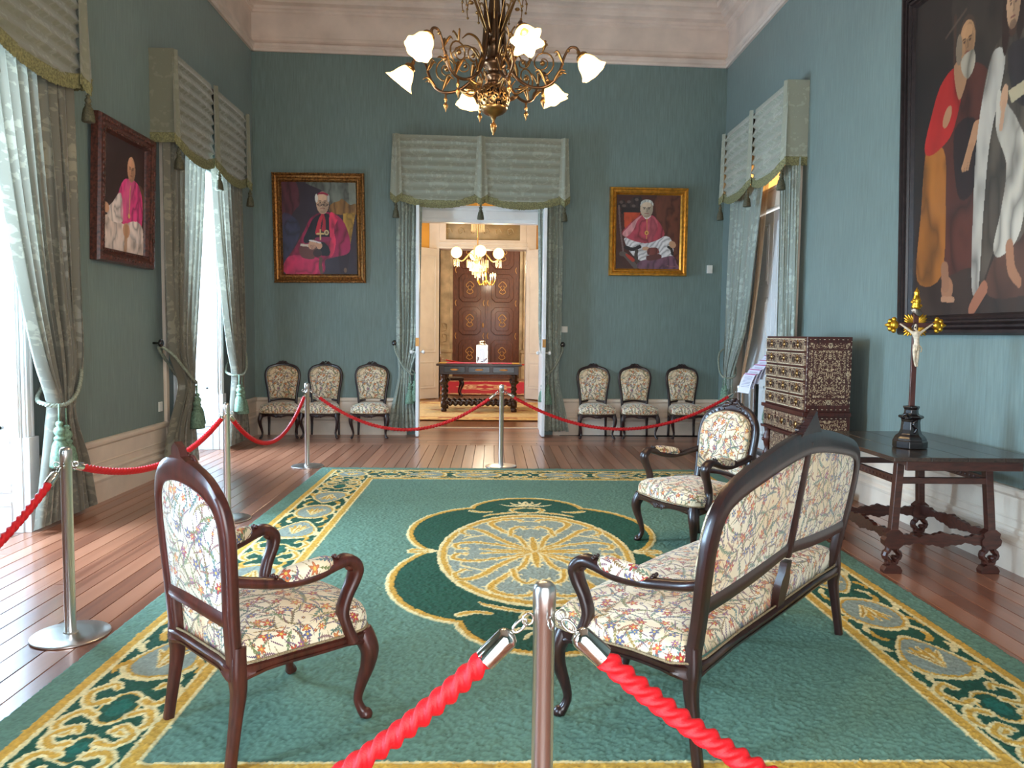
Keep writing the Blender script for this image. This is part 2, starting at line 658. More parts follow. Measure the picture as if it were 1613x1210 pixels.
def wall_holes(name, L0, L1, H, t, holes, fr, mat):
    """wall made of solid blocks around rectangular holes; local x along, wall occupies y in [-t,0]"""
    xs = sorted({L0, L1} | {h[0] for h in holes} | {h[1] for h in holes})
    g = Geo()
    for a, b in zip(xs[:-1], xs[1:]):
        hs = [h for h in holes if h[0] < (a + b) / 2 < h[1]]
        z = 0
        for h in sorted(hs, key=lambda q: q[2]):
            if h[2] > z: box(a, b, -t, 0, z, h[2], g)
            z = h[3]
        box(a, b, -t, 0, z, H, g)
    m = Matrix.Translation(fr[0]) @ Matrix.Rotation(fr[1], 4, 'Z')
    g.tf(m)
    o = obj(name, g, mat, smooth=False)
    o['kind'] = 'structure'
    return o


HW = .62
wall_holes('wall_left', -12.4, 0.9, ZC, WT, [(-wy - HW, -wy + HW, 0, 3.4) for wy in WIN_Y], ((XL, 0, 0), -PI / 2), MW)
DR = (8.55, 10.72)
wall_holes('wall_right', -.9, 11.6, ZC, WT, [(DR[0], DR[1], 0, 3.78)], ((XR, 0, 0), PI / 2), MW)
wall_holes('wall_back', -4.0, 4.0, ZC, .78, [(-.78, 1.13, 0, 3.72)], ((0, 11.2, 0), PI + BANG), MW)
wall_holes('wall_front', -4.0, 4.0, ZC, .3, [(-1.0, 1.6, 0, 3.2)], ((0, YF, 0), 0), MW)
o = obj('ceiling', box(-4.1, 4.1, YF - .4, 12.1, ZC, ZC + .12), M_plaster, smooth=False); o['kind'] = 'structure'

# cornice: stepped plaster profile on the four walls
CP = [(0, 5.40), (.035, 5.40), (.045, 5.425), (.04, 5.45), (.06, 5.47), (.065, 5.50), (.03, 5.53), (.012, 5.56), (.01, 5.60), (.004, 5.61), (.004, 5.93),
      (.03, 5.94), (.035, 5.965), (.06, 5.975), (.065, 6.01), (.14, 6.03), (.15, 6.07), (.17, 6.09), (.17, 6.12), (.20, 6.14), (.25, 6.155), (.27, 6.20), (.34, 6.23), (.35, 6.28), (.38, 6.30), (.45, 6.33), (.48, 6.38), (.56, 6.40), (.58, ZC), (0, ZC)]
cosb, sinb = math.cos(BANG), math.sin(BANG)
for nm, p0, p1, out in (('trim_1', (XL, YF), (XL, 11.6), (1, 0)), ('trim_2', (XR, 11.6), (XR, YF), (-1, 0)),
                        ('trim_3', (XL - .1, BWy(XL - .1)), (XR + .1, BWy(XR + .1)), (sinb, -cosb)), ('trim_4', (XR, YF), (XL, YF), (0, 1))):
    o = obj(nm, mould(CP, p0, p1, out), M_plaster, smooth=False); o['kind'] = 'structure'
    o['label'] = 'stepped plaster cornice'

# tall moulded skirting
BP = [(0, 0), (.045, 0), (.045, .175), (.052, .18), (.056, .20), (.046, .215), (.034, .225), (.034, .245), (.040, .25), (.043, .265), (.034, .28), (.022, .285),
      (.022, .33), (.027, .335), (.027, .342), (.022, .347), (.022, .475), (.03, .485), (.04, .495), (.045, .515), (.045, .53), (.03, .54), (0, .54)]


def skirt(name, segs, out):
    g = Geo()
    for p0, p1 in segs: mould(BP, p0, p1, out, g)
    o = obj(name, g, M_cream, smooth=False); o['kind'] = 'structure'; o['label'] = 'tall cream moulded skirting'


ys = [YF] + [q for wy in sorted(WIN_Y) for q in (wy - HW - .13, wy + HW + .13)] + [11.3]
skirt('baseboard_left', [((XL, a), (XL, b)) for a, b in zip(ys[::2], ys[1::2])], (1, 0))
skirt('baseboard_right', [((XR, YF), (XR, DR[0] - .1)), ((XR, DR[1] + .1), (XR, 11.5))], (-1, 0))
skirt('baseboard_back', [((a, BWy(a)), (b, BWy(b))) for a, b in ((XL, -1.25), (.9, XR))], (sinb, -cosb))
skirt('baseboard_front', [((XL, YF), (-1.2, YF)), ((1.8, YF), (XR, YF))], (0, 1))
# slim upright batten beside the corner window
o = obj('trim_5', box(XL, XL + .035, 7.99, 8.06, 0, 3.42), M_cream, smooth=False, bevel=.006); o['kind'] = 'structure'


# ------------------------------------------------------------------ windows
Mg = Mat('window_glass', (255, 255, 255), .02)
tr = Mg.node('ShaderNodeBsdfTransparent'); tr.inputs[0].default_value = (.94, .97, 1, 1)
gl = Mg.node('ShaderNodeBsdfGlossy'); gl.inputs['Roughness'].default_value = .02
mx = Mg.node('ShaderNodeMixShader'); mx.inputs[0].default_value = .05
Mg.t.links.new(tr.outputs[0], mx.inputs[1]); Mg.t.links.new(gl.outputs[0], mx.inputs[2])
Mg.t.links.new(mx.outputs[0], Mg.t.nodes['Material Output'].inputs[0])
M_glass = Mg.m


def panelled(x0, x1, z0, z1, y, t, panels, g=None):
    """a flat board with raised-moulding panels, face at y (outward +y)"""
    g = g or Geo()
    box(x0, x1, y - t, y, z0, z1, g)
    for a, b, c, d in panels:
        w = .028
        for q in ((a, b, c, c + w), (a, b, d - w, d), (a, a + w, c, d), (b - w, b, c, d)): box(q[0], q[1], y, y + .012, q[2], q[3], g)
        box(a + .06, b - .06, y, y + .008, c + .06, d - .06, g)
    return g


for k, wy in enumerate(WIN_Y):
    W = empty('window_%d' % (k + 1), (XL, wy, 0), -PI / 2, kind='structure', label='tall deep-set window with white panelled reveals')
    for s in (-1, 1):
        # reveal lining across the wall thickness, facing the opening
        g = Geo()
        box(-WT, -.0, 0, .02, 0, 3.4, g)
        box(-WT + .02, -.075, .02, .032, .0, .20, g); box(-WT + .02, -.075, .02, .038, .20, .235, g)
        for z in (.30, .345): box(-WT + .02, -.075, .02, .036, z, z + .03, g)
        for z in (.60, .655, .68): box(-WT + .02, -.075, .02, .034, z, z + .02, g)
        for a, b, c, d in ((-.43, -.12, .76, 3.3),):
            for q in ((a, b, c, c + .03), (a, b, d - .03, d), (a, a + .03, c, d), (b - .03, b, c, d)): box(q[0], q[1], .02, .034, q[2], q[3], g)
        for a in (-.07, -.045, -.02): box(a, a + .014, .02, .034, .70, 3.38, g)
        # local (x=depth, y=thickness) -> window frame
        g.v = [(s * (HW - p[1]), p[0], p[2]) for p in g.v]
        obj('reveal_panel', g, M_white, W, smooth=False, bevel=.003)
        g = Geo()
        box(HW, HW + .11, 0, .022, 0, 3.5, g); box(HW + .015, HW + .04, .022, .034, .7, 3.48, g); box(HW + .07, HW + .095, .022, .034, .7, 3.48, g)
        box(HW - .005, HW + .12, 0, .05, 0, .70, g)
        g.v = [(s * p[0], p[1], p[2]) for p in g.v]
        obj('casing', g, M_white, W, smooth=False, bevel=.003)
    obj('soffit', box(-HW, HW, -WT, 0, 3.38, 3.4), M_white, W, smooth=False)
    for s in (-1, 1):
        g = Geo(); a, b = (0.02, HW - .04)
        y0 = -WT + .02
        for q in ((a, a + .06, .05, 3.36), (b - .06, b, .05, 3.36), (a, b, .05, .60), (a, b, 3.28, 3.36), (a, b, 1.45, 1.49), (a, b, 2.4, 2.44)): box(q[0], q[1], y0, y0 + .05, q[2], q[3], g)
        g.v = [(s * p[0], p[1], p[2]) for p in g.v]
        sash = obj('sash', g, M_white, W, smooth=False)
        for z0, z1 in ((.6, 1.45), (1.49, 2.4), (2.44, 3.28)):
            gg = box(min(s * (a + .06), s * (b - .06)), max(s * (a + .06), s * (b - .06)), y0 + .02, y0 + .026, z0, z1)
            obj('pane', gg, M_glass, sash, smooth=False)

# ------------------------------------------------------------------ doorway in the back wall (door_1) with part-open leaves
fr = frame_on('back', 0)
D1 = empty('door_1', fr[0], fr[1], kind='structure', label='white double doorway into the next room')
g = Geo()
for x in (-.78, 1.13):
    s = 1 if x < 0 else -1
    box(min(x, x + s * .02), max(x, x + s * .02), -.78, .0, 0, 3.72, g)
obj('reveal_panel', g, M_white, D1, smooth=False)
g = Geo(); box(-.76, 1.11, -.2, -.05, 3.10, 3.32, g); box(-.70, .12, -.05, -.035, 3.15, 3.27, g); box(.22, 1.05, -.05, -.035, 3.15, 3.27, g); box(-.76, 1.11, -.05, -.02, 3.30, 3.34, g)
obj('transom_bar', g, M_white, D1, smooth=False, bevel=.004)
g = Geo(); box(-.78, 1.13, -.80, -.74, -.02, .012, g)
obj('threshold', g, M_cream, D1, smooth=False)
for xx, s in ((1.085, 1), (-.725, -1)):
    g = Geo(); box(xx - .022, xx + .022, -.01, .30, .012, 3.28, g)
    for c, d in ((.15, .95), (1.15, 3.15)):
        for yv in (-1, 1):
            box(xx + yv * .022 - .005, xx + yv * .022 + .005, .05, .25, c, c + .02, g)
    leaf = obj('door_leaf', g, M_white, D1, smooth=False, bevel=.003)
    kn = Geo()
    for q in (-1, 1):
        kn.join(lathe([(.012, 0), (.008, .03), (.012, .035), (.026, .05), (.03, .065), (.024, .082), (.002, .09)], 14, m=Matrix.Translation((xx + q * .02, .25, 1.22)) @ Matrix.Rotation(q * PI / 2, 4, 'Y')))
    obj('door_knob', kn, M_porc, leaf)
    obj('lock_plate', box(xx - .024, xx + .024, .296, .303, 1.30, 1.42), M_brass, leaf, smooth=False)
    hg = Geo()
    for zz in (3.24, 3.19): hg.join(ball((xx - s * .03, .03, zz), .022, 10, 6))
    obj('hinge', hg, M_white, leaf)

# ------------------------------------------------------------------ recessed white door in the right wall (door_2)
yc = (DR[0] + DR[1]) / 2
D2 = empty('door_2', (XR, yc, 0), PI / 2, kind='structure', label='white panelled door under an amber fanlight in the side wall')
hw = (DR[1] - DR[0]) / 2
g = Geo()
for s in (-1, 1):
    box(min(s * hw, s * (hw - .02)), max(s * hw, s * (hw - .02)), -.5, .0, 0, 3.76, g)
box(-hw + .02, hw - .02, -.5, 0, 3.74, 3.76, g)
obj('reveal_panel', g, M_cream, D2, smooth=False)
for s in (-1, 1):
    a, b = sorted((s * .005, s * (hw - .02)))
    obj('door_leaf', panelled(a, b, .02, 3.08, -.13, .04, [(a + .13, b - .13, .2, .85), (a + .13, b - .13, 1.05, 2.0), (a + .13, b - .13, 2.15, 2.95)]), M_white, D2, smooth=False, bevel=.003)
g = box(-hw + .02, hw - .02, -.19, -.06, 3.10, 3.36); box(-hw + .02, hw - .02, -.06, -.04, 3.31, 3.35, g)
obj('transom_bar', g, M_cream, D2, smooth=False, bevel=.008)
Ma = Mat('amber_fanlight_glass', (240, 190, 110), .3); Ma.emit((255, 196, 110), 1.0)  # glow put into the pane itself, no lamp behind it
obj('fanlight_pane', box(-hw + .03, hw - .03, -.15, -.135, 3.37, 3.74), Ma.m, D2, smooth=False)
g = Geo()
for s in (-1, 1): box(min(s * hw, s * (hw + .1)), max(s * hw, s * (hw + .1)), 0, .03, 0, 3.86, g)
box(-hw, hw, 0, .03, 3.76, 3.86, g)
obj('casing', g, M_cream, D2, smooth=False, bevel=.004)

# ------------------------------------------------------------------ the rooms beyond the doorway
M_stone = plain('pale_limestone', (196, 182, 150), .8, .09, 3).m
M_floor2 = board_mat('waxed_parquet', [(.15, (118, 70, 40)), (.5, (150, 96, 56)), (.9, (172, 116, 74))], .6)
g = Geo(); box(-4.2, 4.2, 11.98, 26, -.1, -.003, g)
o = obj('floor_2', g, M_floor2, smooth=False); o['kind'] = 'structure'
g = Geo(); box(-4.3, -4.2, 12, 17.3, 0, 5, g); box(-4.2, -1.22, 17.3, 17.7, 0, 5, g); box(.74, 4.2, 17.3, 17.7, 0, 5, g); box(-1.22, .74, 17.3, 17.7, 4.02, 5, g); box(4.2, 4.3, 12, 17.3, 0, 5, g)
box(-4.2, -1.3, 11.93, 12.0, 0, 5, g); box(1.0, 4.2, 12.03, 12.1, 0, 5, g); box(-1.3, 1.0, 12.0, 12.08, 3.75, 5, g)
# no window opening built; an area lamp inside stands in for its daylight
o = obj('wall_next', g, M_yellow, smooth=False); o['kind'] = 'structure'
o = obj('ceiling_2', box(-4.3, 4.3, 11.8, 26, 5, 5.1), M_plaster, smooth=False); o['kind'] = 'structure'
D3 = empty('door_3', (-.24, 17.3, 0), PI, kind='structure', label='white double doorway with stone overdoor panel in the next room')
g = Geo()
for s in (-1, 1):
    box(min(s * .98, s * 1.2), max(s * .98, s * 1.2), -.4, .03, 0, 4.3, g); box(min(s * 1.02, s * 1.06), max(s * 1.02, s * 1.06), .03, .05, 0, 3.4, g)
box(-.98, .98, -.38, .028, 3.38, 3.58, g); box(-.98, .98, -.38, .028, 4.02, 4.3, g); box(-1.0, 1.0, .03, .06, 3.42, 3.45, g); box(-1.0, 1.0, .03, .06, 3.5, 3.53, g)
for s in (-1, 1): box(min(s * .83, s * .979), max(s * .83, s * .979), -.37, .026, 3.57, 4.03, g)
obj('casing', g, M_white, D3, smooth=False, bevel=.006)
gp = box(-.83, .83, -.2, -.05, 3.58, 4.02)
for i in range(6):
    a = -.7 + i * .28
    gp.join(sweep([(a, -.045, 3.75), (a + .05, -.04, 3.84), (a + .14, -.04, 3.82), (a + .12, -.04, 3.72), (a + .06, -.04, 3.76)], (.012, .01), 6, (0, 1, 0)))
obj('overdoor_panel', gp, M_stone, D3)
for s in (-1, 1):
    pv = empty('door_leaf', (s * .98, .02, 0), 0); pv.parent = D3
    pv.rotation_euler = (0, 0, math.radians(48) if s > 0 else PI - math.radians(48))
    g = panelled(0, .95, .02, 3.36, 0, .045, [(.10, .85, .25, .85), (.10, .85, 1.05, 3.2)])
    if s < 0: g.v = [(p[0], -p[1], p[2]) for p in g.v]; 
    pv.scale = (1, 1, 1)
    obj('leaf_board', g, M_white, pv, smooth=False, bevel=.004)
    obj('door_knob', ball((.88, .05, 1.2), .035), M_brass, pv); obj('door_knob', ball((.88, -.07, 1.2), .035), M_brass, pv)

# third room: stone end wall with a carved double door
g = Geo(); box(-4.2, -1.33, 25.2, 25.6, 0, 5, g); box(.87, 4.2, 25.2, 25.6, 0, 5, g); box(-1.33, .87, 25.2, 25.6, 4.75, 5, g); box(-4.3, -4.2, 17.7, 25.6, 0, 5, g); box(4.2, 4.3, 17.7, 25.6, 0, 5, g)
o = obj('wall_end', g, M_stone, smooth=False); o['kind'] = 'structure'
for x0 in (-1.75, 1.0):
    g = box(x0, x0 + .34, 25.05, 25.2, .95, 4.6); box(x0 - .06, x0 + .40, 25.0, 25.2, 0, .85, g); box(x0 - .09, x0 + .43, 24.97, 25.2, .85, .95, g)
    box(x0 + .06, x0 + .28, 25.03, 25.06, 1.1, 4.4, g)
    for zz in (1.2, 1.55): g.join(sweep([(x0 + .1, 25.02, zz), (x0 + .24, 25.02, zz + .05), (x0 + .24, 25.02, zz + .22), (x0 + .12, 25.02, zz + .25), (x0 + .14, 25.02, zz + .12)], (.02, .02), 6, (0, 1, 0)))
    o = obj('pilaster', g, M_stone, smooth=False, bevel=.01); tag(o, kind='structure')
D4 = empty('door_4', (-.23, 25.3, 0), PI, kind='structure', label='dark carved double door with gilt inlay at the far end')
M_inlay = Mat('gilt_inlay', (214, 170, 104), .4, .3).m
M_cd = wood('carved_door_wood', (66, 34, 20), (116, 64, 38), .45, .2)
oct_ = lambda a, b, c, d, k: [(a + k, c), (b - k, c), (b, c + k), (b, d - k), (b - k, d), (a + k, d), (a, d - k), (a, c + k)]
obj('frame', box(-1.2, -1.07, -.1, .02, 0, 4.8).join(box(1.07, 1.2, -.1, .02, 0, 4.8), box(-1.07, 1.07, -.1, .01, 4.7, 4.8)), M_cd, D4, smooth=False)
for s in (-1, 1):
    leaf = obj('door_leaf', box(min(s * .01, s * 1.08), max(s * .01, s * 1.08), -.08, 0, .02, 4.72), M_cd, D4, smooth=False)
    for r in range(4):
        z0 = .35 + r * 1.08
        c0, c1 = sorted((s * .17, s * .90))
        pp = plate(oct_(c0, c1, z0, z0 + .92, .13), .05, Matrix.Translation((0, .02, 0)))
        p = obj('panel', pp, M_cd, leaf, smooth=False, bevel=.015)
        g = plate(oct_(c0 + .13, c1 - .13, z0 + .13, z0 + .79, .08), .03, Matrix.Translation((0, .05, 0)))
        g2 = Geo(); cx, cz = (c0 + c1) / 2, z0 + .46
        for sx in (-1, 1):
            g2.join(sweep([(cx, .075, cz - .2), (cx + sx * .1, .075, cz - .13), (cx + sx * .05, .075, cz - .02), (cx + sx * .13, .075, cz + .08), (cx + sx * .06, .075, cz + .18), (cx, .075, cz + .22)], (.013, .008), 6, (0, 1, 0)))
            g2.join(sweep([(cx + sx * .02, .075, cz + .08), (cx + sx * .07, .075, cz + .02), (cx, .075, cz - .08)], (.012, .008), 6, (0, 1, 0)))

        o = obj('raised_field', g, M_cd, leaf, smooth=False, bevel=.01)
        obj('gilt_ornament', g2, M_inlay, leaf)
    g = Geo()
    for r in range(5):
        for xx in (.07, .99): g.join(sweep([(s * xx, .01, .22 + r * 1.08), (s * xx + .03, .01, .32 + r * 1.08), (s * xx, .01, .42 + r * 1.08)], (.012, .008), 6, (0, 1, 0)))
    obj('hinge_mount', g, M_inlay, leaf)
obj('threshold', box(-1.2, 1.2, -.35, .06, 0, .05).join(box(-1.3, 1.3, -.36, -.30, 0, 4.9)), M_cd, D4, smooth=False)  # tall rear board added unseen, blocking outside light at the door gaps
obj('astragal', box(-.03, .03, -.09, .03, .02, 4.74), M_cd, D4, smooth=False, bevel=.006)
obj('lock_plate', ball((.1, .03, 1.75), .05, sc=(.6, .6, 1.8)), M_inlay, D4)

# ================================================================== VALANCES, CURTAINS, TIEBACKS
def fringe(path, drop, nstr, thick=.012):
    """strip of hanging strands following path(s)->(x,y,z)"""
    n = nstr * 2
    v = []; f = []; uv = []
    for i in range(n + 1):
        s = i / n
        p = np.array(path(s), float)
        k = (i % 2) * thick * .6
        dr = drop * (1 + random.uniform(-.06, .06))
        for j, (dz, dy) in enumerate(((.012, .004), (-.002, .010), (-.018, .004), (-.024, .001 + k * .5), (-dr * .6, k), (-dr, k * .8))):
            v.append((p[0], p[1] + dy, p[2] + dz)); uv.append((s, dz))
    for i in range(n):
        for j in range(5):
            a = i * 6 + j
            f.append((a, a + 6, a + 7, a + 1))
    return Geo().add(v, f, uv)


def tassel_geo(x, y, z, k=1.0, cord=.10):
    """hanging tassel; z is the top of its cord"""
    g = sweep([(x, y, z), (x, y, z - cord * k)], .004 * k, 6, (0, 1, 0), smoothp=False)
    pr = [(.001, 0), (.012, -.004), (.016, -.014), (.010, -.024), (.020, -.032), (.024, -.046), (.019, -.058), (.014, -.064), (.022, -.070), (.024, -.078), (.018, -.084)]
    g.join(lathe([(r * k, q * k) for r, q in pr], 14, (x, y, z - cord * k), cap=False))
    return g


def skirt_geo(x, y, z, k=1.0, cord=.10):
    pr = [(.017, -.082), (.030, -.105), (.038, -.15), (.042, -.19), (.040, -.20), (.001, -.198)]
    return lathe([(r * k, q * k) for r, q in pr], 40, (x, y, z - cord * k), cap=False, twist=lambda a, zz: 1 + .09 * math.cos(20 * a) + .03 * math.cos(7 * a))


def valance(side, a, half, label, dep=.2, zt=4.27, zb=3.42):
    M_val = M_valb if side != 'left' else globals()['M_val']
    loc, rz = frame_on(side, a)
    V = empty('valance', loc, rz, label, 'valance', 'swagged valances over the openings')
    # hidden pelmet board
    obj('pelmet_board', box(-half + .01, half - .01, .0, dep - .03, zt - .03, zt - .005), M_mah, V, smooth=False)
    # side returns
    for s in (-1, 1):
        def fn(u, v): return (s * half, dep * u, zt - (zt - zb - .02) * v + 0)
        g = grid(6, 26, lambda u, v: (s * (half + .004 * math.sin(v * 60)), (dep + .045) * u, zt - (zt - zb - .02) * v), lambda u, v: (u * dep + 3, v * .85))
        r = obj('return_panel', g, M_val, V)
        fg = fringe(lambda q: (0, 0, 0), .09, 10)
        fg.v = []; fg = fringe(lambda q: ((dep + .045) * q, 0, zb + .02), .085, 14)
        fg.v = [(s * (half + .003 + p[1]), p[0], p[2]) for p in fg.v]
        obj('fringe', fg, M_fringe, r)
    # swags
    for s in (-1, 1):
        x0, x1 = (.05, half - .09)
        NF = 7.5

        def zbot(u): return zb + .02 - .10 * math.sin(PI * u) ** .8

        def fn(u, v):
            x = x0 + (x1 - x0) * u
            sag = math.sin(PI * u)
            z = zt - (zt - zbot(u)) * v
            top = min(1, v / .12)
            ph = v * NF + .5 * sag * (.25 + v) * 1.1
            saw = (ph % 1.0)
            d = (saw ** 1.6) * (.052 if side != 'left' else .042) * top * (1 - .25 * abs(2 * u - 1)) + 0
            dz = -.007 * math.sin(2 * PI * ph) * top
            return (s * x, dep + .004 + d + .02 * v * sag, z + dz)
        sw = obj('swag', grid(44, 96, fn, lambda u, v: (s * u * 1.05, v * 1.25)), M_val, V)
        obj('fringe', fringe(lambda q: (s * (x0 + (x1 - x0) * q), dep + .03 + .015 * math.sin(PI * q), zbot(q) + .01), .10, 70), M_fringe, sw)
    # jabots: tapering pleated tails at the centre and both ends
    for c, w0, w1 in ((-half + .05, .05, .085), (0, .055, .10), (half - .05, .05, .085)):
        zb2 = zb - .045

        def fj(u, v):
            w = w0 + (w1 - w0) * v
            uu = 2 * u - 1
            z = zt - (zt - zb2 - .07 * abs(uu)) * v
            return (c + uu * w, dep + .052 + .012 * math.cos(uu * 5.5) + .02 * v - .03 * abs(uu) ** 3, z)
        j = obj('jabot', grid(14, 30, fj, lambda u, v: (u * .16 + c, v * .9)), M_val, V)
        obj('fringe', fringe(lambda q: (c + (2 * q - 1) * w1, dep + .07 + .012 * math.cos((2 * q - 1) * 5.5) - .03 * abs(2 * q - 1) ** 3, zb2 + .07 * abs(2 * q - 1) + .005), .085, 16), M_fringe, j)
        ts = obj('tassel', tassel_geo(c, dep + .06, zb2 + .03, 1.05, .09), M_tasseld, V)
        obj('tassel_skirt', skirt_geo(c, dep + .06, zb2 + .03, 1.05, .09), M_tasseld, ts)
    return V


def curtain(side, a, sgn, rows, label, nf=11, y0=.10, mat=None, width=1.35, seed=0, group=None):
    loc, rz = frame_on(side, a)
    rows = sorted(rows, key=lambda r: -r[0])
    zs = [r[0] for r in rows]

    def at(z):
        for i in range(len(rows) - 1):
            if rows[i + 1][0] <= z <= rows[i][0] + 1e-6:
                t = (rows[i][0] - z) / (rows[i][0] - rows[i + 1][0])
                p0, p1, p2, p3 = rows[max(i - 1, 0)], rows[i], rows[i + 1], rows[min(i + 2, len(rows) - 1)]
                r = []
                for k in (1, 2, 3):
                    m1 = (p2[k] - p0[k]) / max(1e-6, (p0[0] - p2[0])) * (p1[0] - p2[0])
                    m2 = (p3[k] - p1[k]) / max(1e-6, (p1[0] - p3[0])) * (p1[0] - p2[0])
                    r.append((2 * t ** 3 - 3 * t * t + 1) * p1[k] + (t ** 3 - 2 * t * t + t) * m1 + (-2 * t ** 3 + 3 * t * t) * p2[k] + (t ** 3 - t * t) * m2)
                return r
        return rows[-1][1:]
    nu, nv = nf * 12, 90
    R = random.Random(seed)
    ph = [R.uniform(-.35, .35) for _ in range(nf + 2)]
    am = [R.uniform(.65, 1.2) for _ in range(nf + 2)]
    zt, zb = zs[0], zs[-1]

    def fn(u, v):
        z = zt + (zb - zt) * v
        lo, hi, dp = at(z)
        k = min(int(u * nf), nf)
        fl = u * nf - k
        wob = ph[k] * (1 - fl) + ph[k + 1] * fl
        A = am[k] * (1 - fl) + am[k + 1] * fl
        c = math.sin(2 * PI * (u * nf + wob * (1 + .6 * math.sin(z * 1.3))))
        c = math.copysign(abs(c) ** .7, c)
        x = lo + (hi - lo) * u + .012 * math.cos(4 * PI * u * nf + z)
        y = y0 + dp + c * dp * A * .62
        if v > .985: z += .012 * c
        return (sgn * x, max(.03, y), z)
    g = grid(nu, nv, fn, lambda u, v: (u * width + seed * .37, (zt + (zb - zt) * v)))
    C = obj('curtain', g, mat or M_curw)
    C.location = loc; C.rotation_euler = (0, 0, rz)
    return tag(C, label, 'curtain', group)


def tieback(side, a, sgn, xh, xt0, xt1, zh, zt, yf, label, k=1.0, pale=False):
    """xh: holdback knob along the wall; gather spans xt0..xt1 at height zt, reaching yf into the room"""
    loc, rz = frame_on(side, a)
    T = empty('curtain_tieback', loc, rz, label, 'tieback', 'cord tiebacks with twin tassels')
    pf = lambda aa, L: 1 + .22 * math.cos(3 * (aa - L * 95))
    if side == 'left':
        P = [(sgn * xh, .07, zh - .02), (sgn * 1.12, .165, 1.24), (sgn * 1.00, .225, 1.10), (sgn * .87, .255, .99), (sgn * .74, .245, .935), (sgn * .665, .15, .94), (sgn * .74, .05, 1.0), (sgn * 1.08, .04, 1.24), (sgn * (xh - .01), .05, zh - .04)]
    else:
        P = [(sgn * xh, .07, zh - .02), (sgn * (xh * .8 + xt1 * .2), yf * .9, zh * .75 + zt * .25), (sgn * (xt1 * .8 + xt0 * .2), yf + .035, zt + .13), (sgn * (xt0 + .03), yf + .03, zt + .01), (sgn * (xt0 - .03), yf * .55, zt + .01), (sgn * (xt0 + .06), .045, zt + .10), (sgn * (xt1 + .03), .04, zt + .28), (sgn * (xh - .01), .05, zh - .04)]
    obj('cord', sweep(P, .013 * k, 12, (0, 0, 1), prof=pf, steps=24), M_cord, T)
    obj('holdback_knob', lathe([(.012, 0), (.012, .05), (.022, .06), (.038, .068), (.042, .085), (.03, .098), (.012, .104), (.001, .105)], 20, m=Matrix.Translation((sgn * xh, 0, zh)) @ Matrix.Rotation(-PI / 2, 4, 'X')), M_black, T)
    for dx, dz, dy in ((-.03, .0, .02), (.035, -.035, .035)):
        ts = obj('tassel', tassel_geo(sgn * (xt0 + dx), yf + dy - .01, zt + .01 + dz, 1.5 * k, .07), M_tassel, T)
        obj('tassel_skirt', skirt_geo(sgn * (xt0 + dx), yf + dy - .01, zt + .01 + dz, 1.5 * k, .07), M_tassel, ts)
    return T


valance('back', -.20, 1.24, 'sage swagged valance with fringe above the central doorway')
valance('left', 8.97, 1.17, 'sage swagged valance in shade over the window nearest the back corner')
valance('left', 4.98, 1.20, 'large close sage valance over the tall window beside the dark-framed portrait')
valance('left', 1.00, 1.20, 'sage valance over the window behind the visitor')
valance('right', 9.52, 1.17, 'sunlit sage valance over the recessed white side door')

WR = [(3.44, .10, 1.19, .045), (2.4, .28, 1.18, .05), (1.7, .44, 1.16, .055), (1.25, .57, 1.12, .065), (.95, .69, .93, .08), (.80, .67, .96, .075), (.45, .60, 1.18, .06), (.05, .50, 1.32, .055)]
for k, wy in enumerate(WIN_Y):
    for s in (-1, 1):
        lb = {(0, -1): 'curtain drawn into the back corner beside the side chairs', (0, 1): 'curtain hanging against the cream batten past the dark-framed portrait',
              (1, -1): 'large tied-back curtain at the tall window next to the near rope post', (1, 1): 'curtain on the camera side of the tall window',
              (2, -1): 'curtain on the far side of the rearmost window', (2, 1): 'curtain on the near side of the rearmost window'}[(k, s)]
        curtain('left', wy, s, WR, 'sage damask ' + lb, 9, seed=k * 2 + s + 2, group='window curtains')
        tieback('left', wy, s, 1.20, .71, .95, 1.36, .93, .225, {(0, -1): 'tieback and tassels on the curtain in the back corner', (0, 1): 'tieback in shade on the curtain by the cream batten',
                (1, -1): 'blue-green twin tassels and thick cord tying the large near curtain', (1, 1): 'tieback on the camera side of the tall window', (2, -1): 'tieback on the far curtain of the rearmost window', (2, 1): 'tieback on the near curtain of the rearmost window'}[(k, s)], 1.15)
BR = [(3.44, .84, 1.20, .035), (2.2, .86, 1.20, .035), (1.35, .88, 1.19, .04), (.92, .99, 1.16, .045), (.75, .98, 1.18, .045), (.4, .94, 1.26, .045), (.07, .90, 1.32, .045)]
for s, lb in ((1, 'sage damask curtain between the doorway and the chair under the red-caped portrait'), (-1, 'sage damask curtain between the doorway and the wall switch')):
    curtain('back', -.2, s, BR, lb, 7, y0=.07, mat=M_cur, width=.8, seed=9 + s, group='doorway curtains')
    tieback('back', -.2, s, 1.22, .96, 1.14, 1.34, .90, .18, ('tieback with twin tassels on the daylit doorway curtain' if s > 0 else 'tieback with twin tassels on the shaded doorway curtain by the switch'), 1.0)
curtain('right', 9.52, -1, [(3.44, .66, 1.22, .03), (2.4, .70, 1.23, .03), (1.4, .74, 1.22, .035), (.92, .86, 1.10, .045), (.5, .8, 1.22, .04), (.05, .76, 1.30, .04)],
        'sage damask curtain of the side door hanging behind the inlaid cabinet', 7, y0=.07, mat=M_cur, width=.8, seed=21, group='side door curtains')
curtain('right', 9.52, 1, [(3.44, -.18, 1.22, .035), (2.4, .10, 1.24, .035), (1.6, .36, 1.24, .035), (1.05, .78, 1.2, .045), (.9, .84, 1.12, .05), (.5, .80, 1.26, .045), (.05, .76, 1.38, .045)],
        'sage damask curtain of the side door next to the leaflet stand', 8, y0=.07, mat=M_cur, width=.9, seed=23, group='side door curtains')
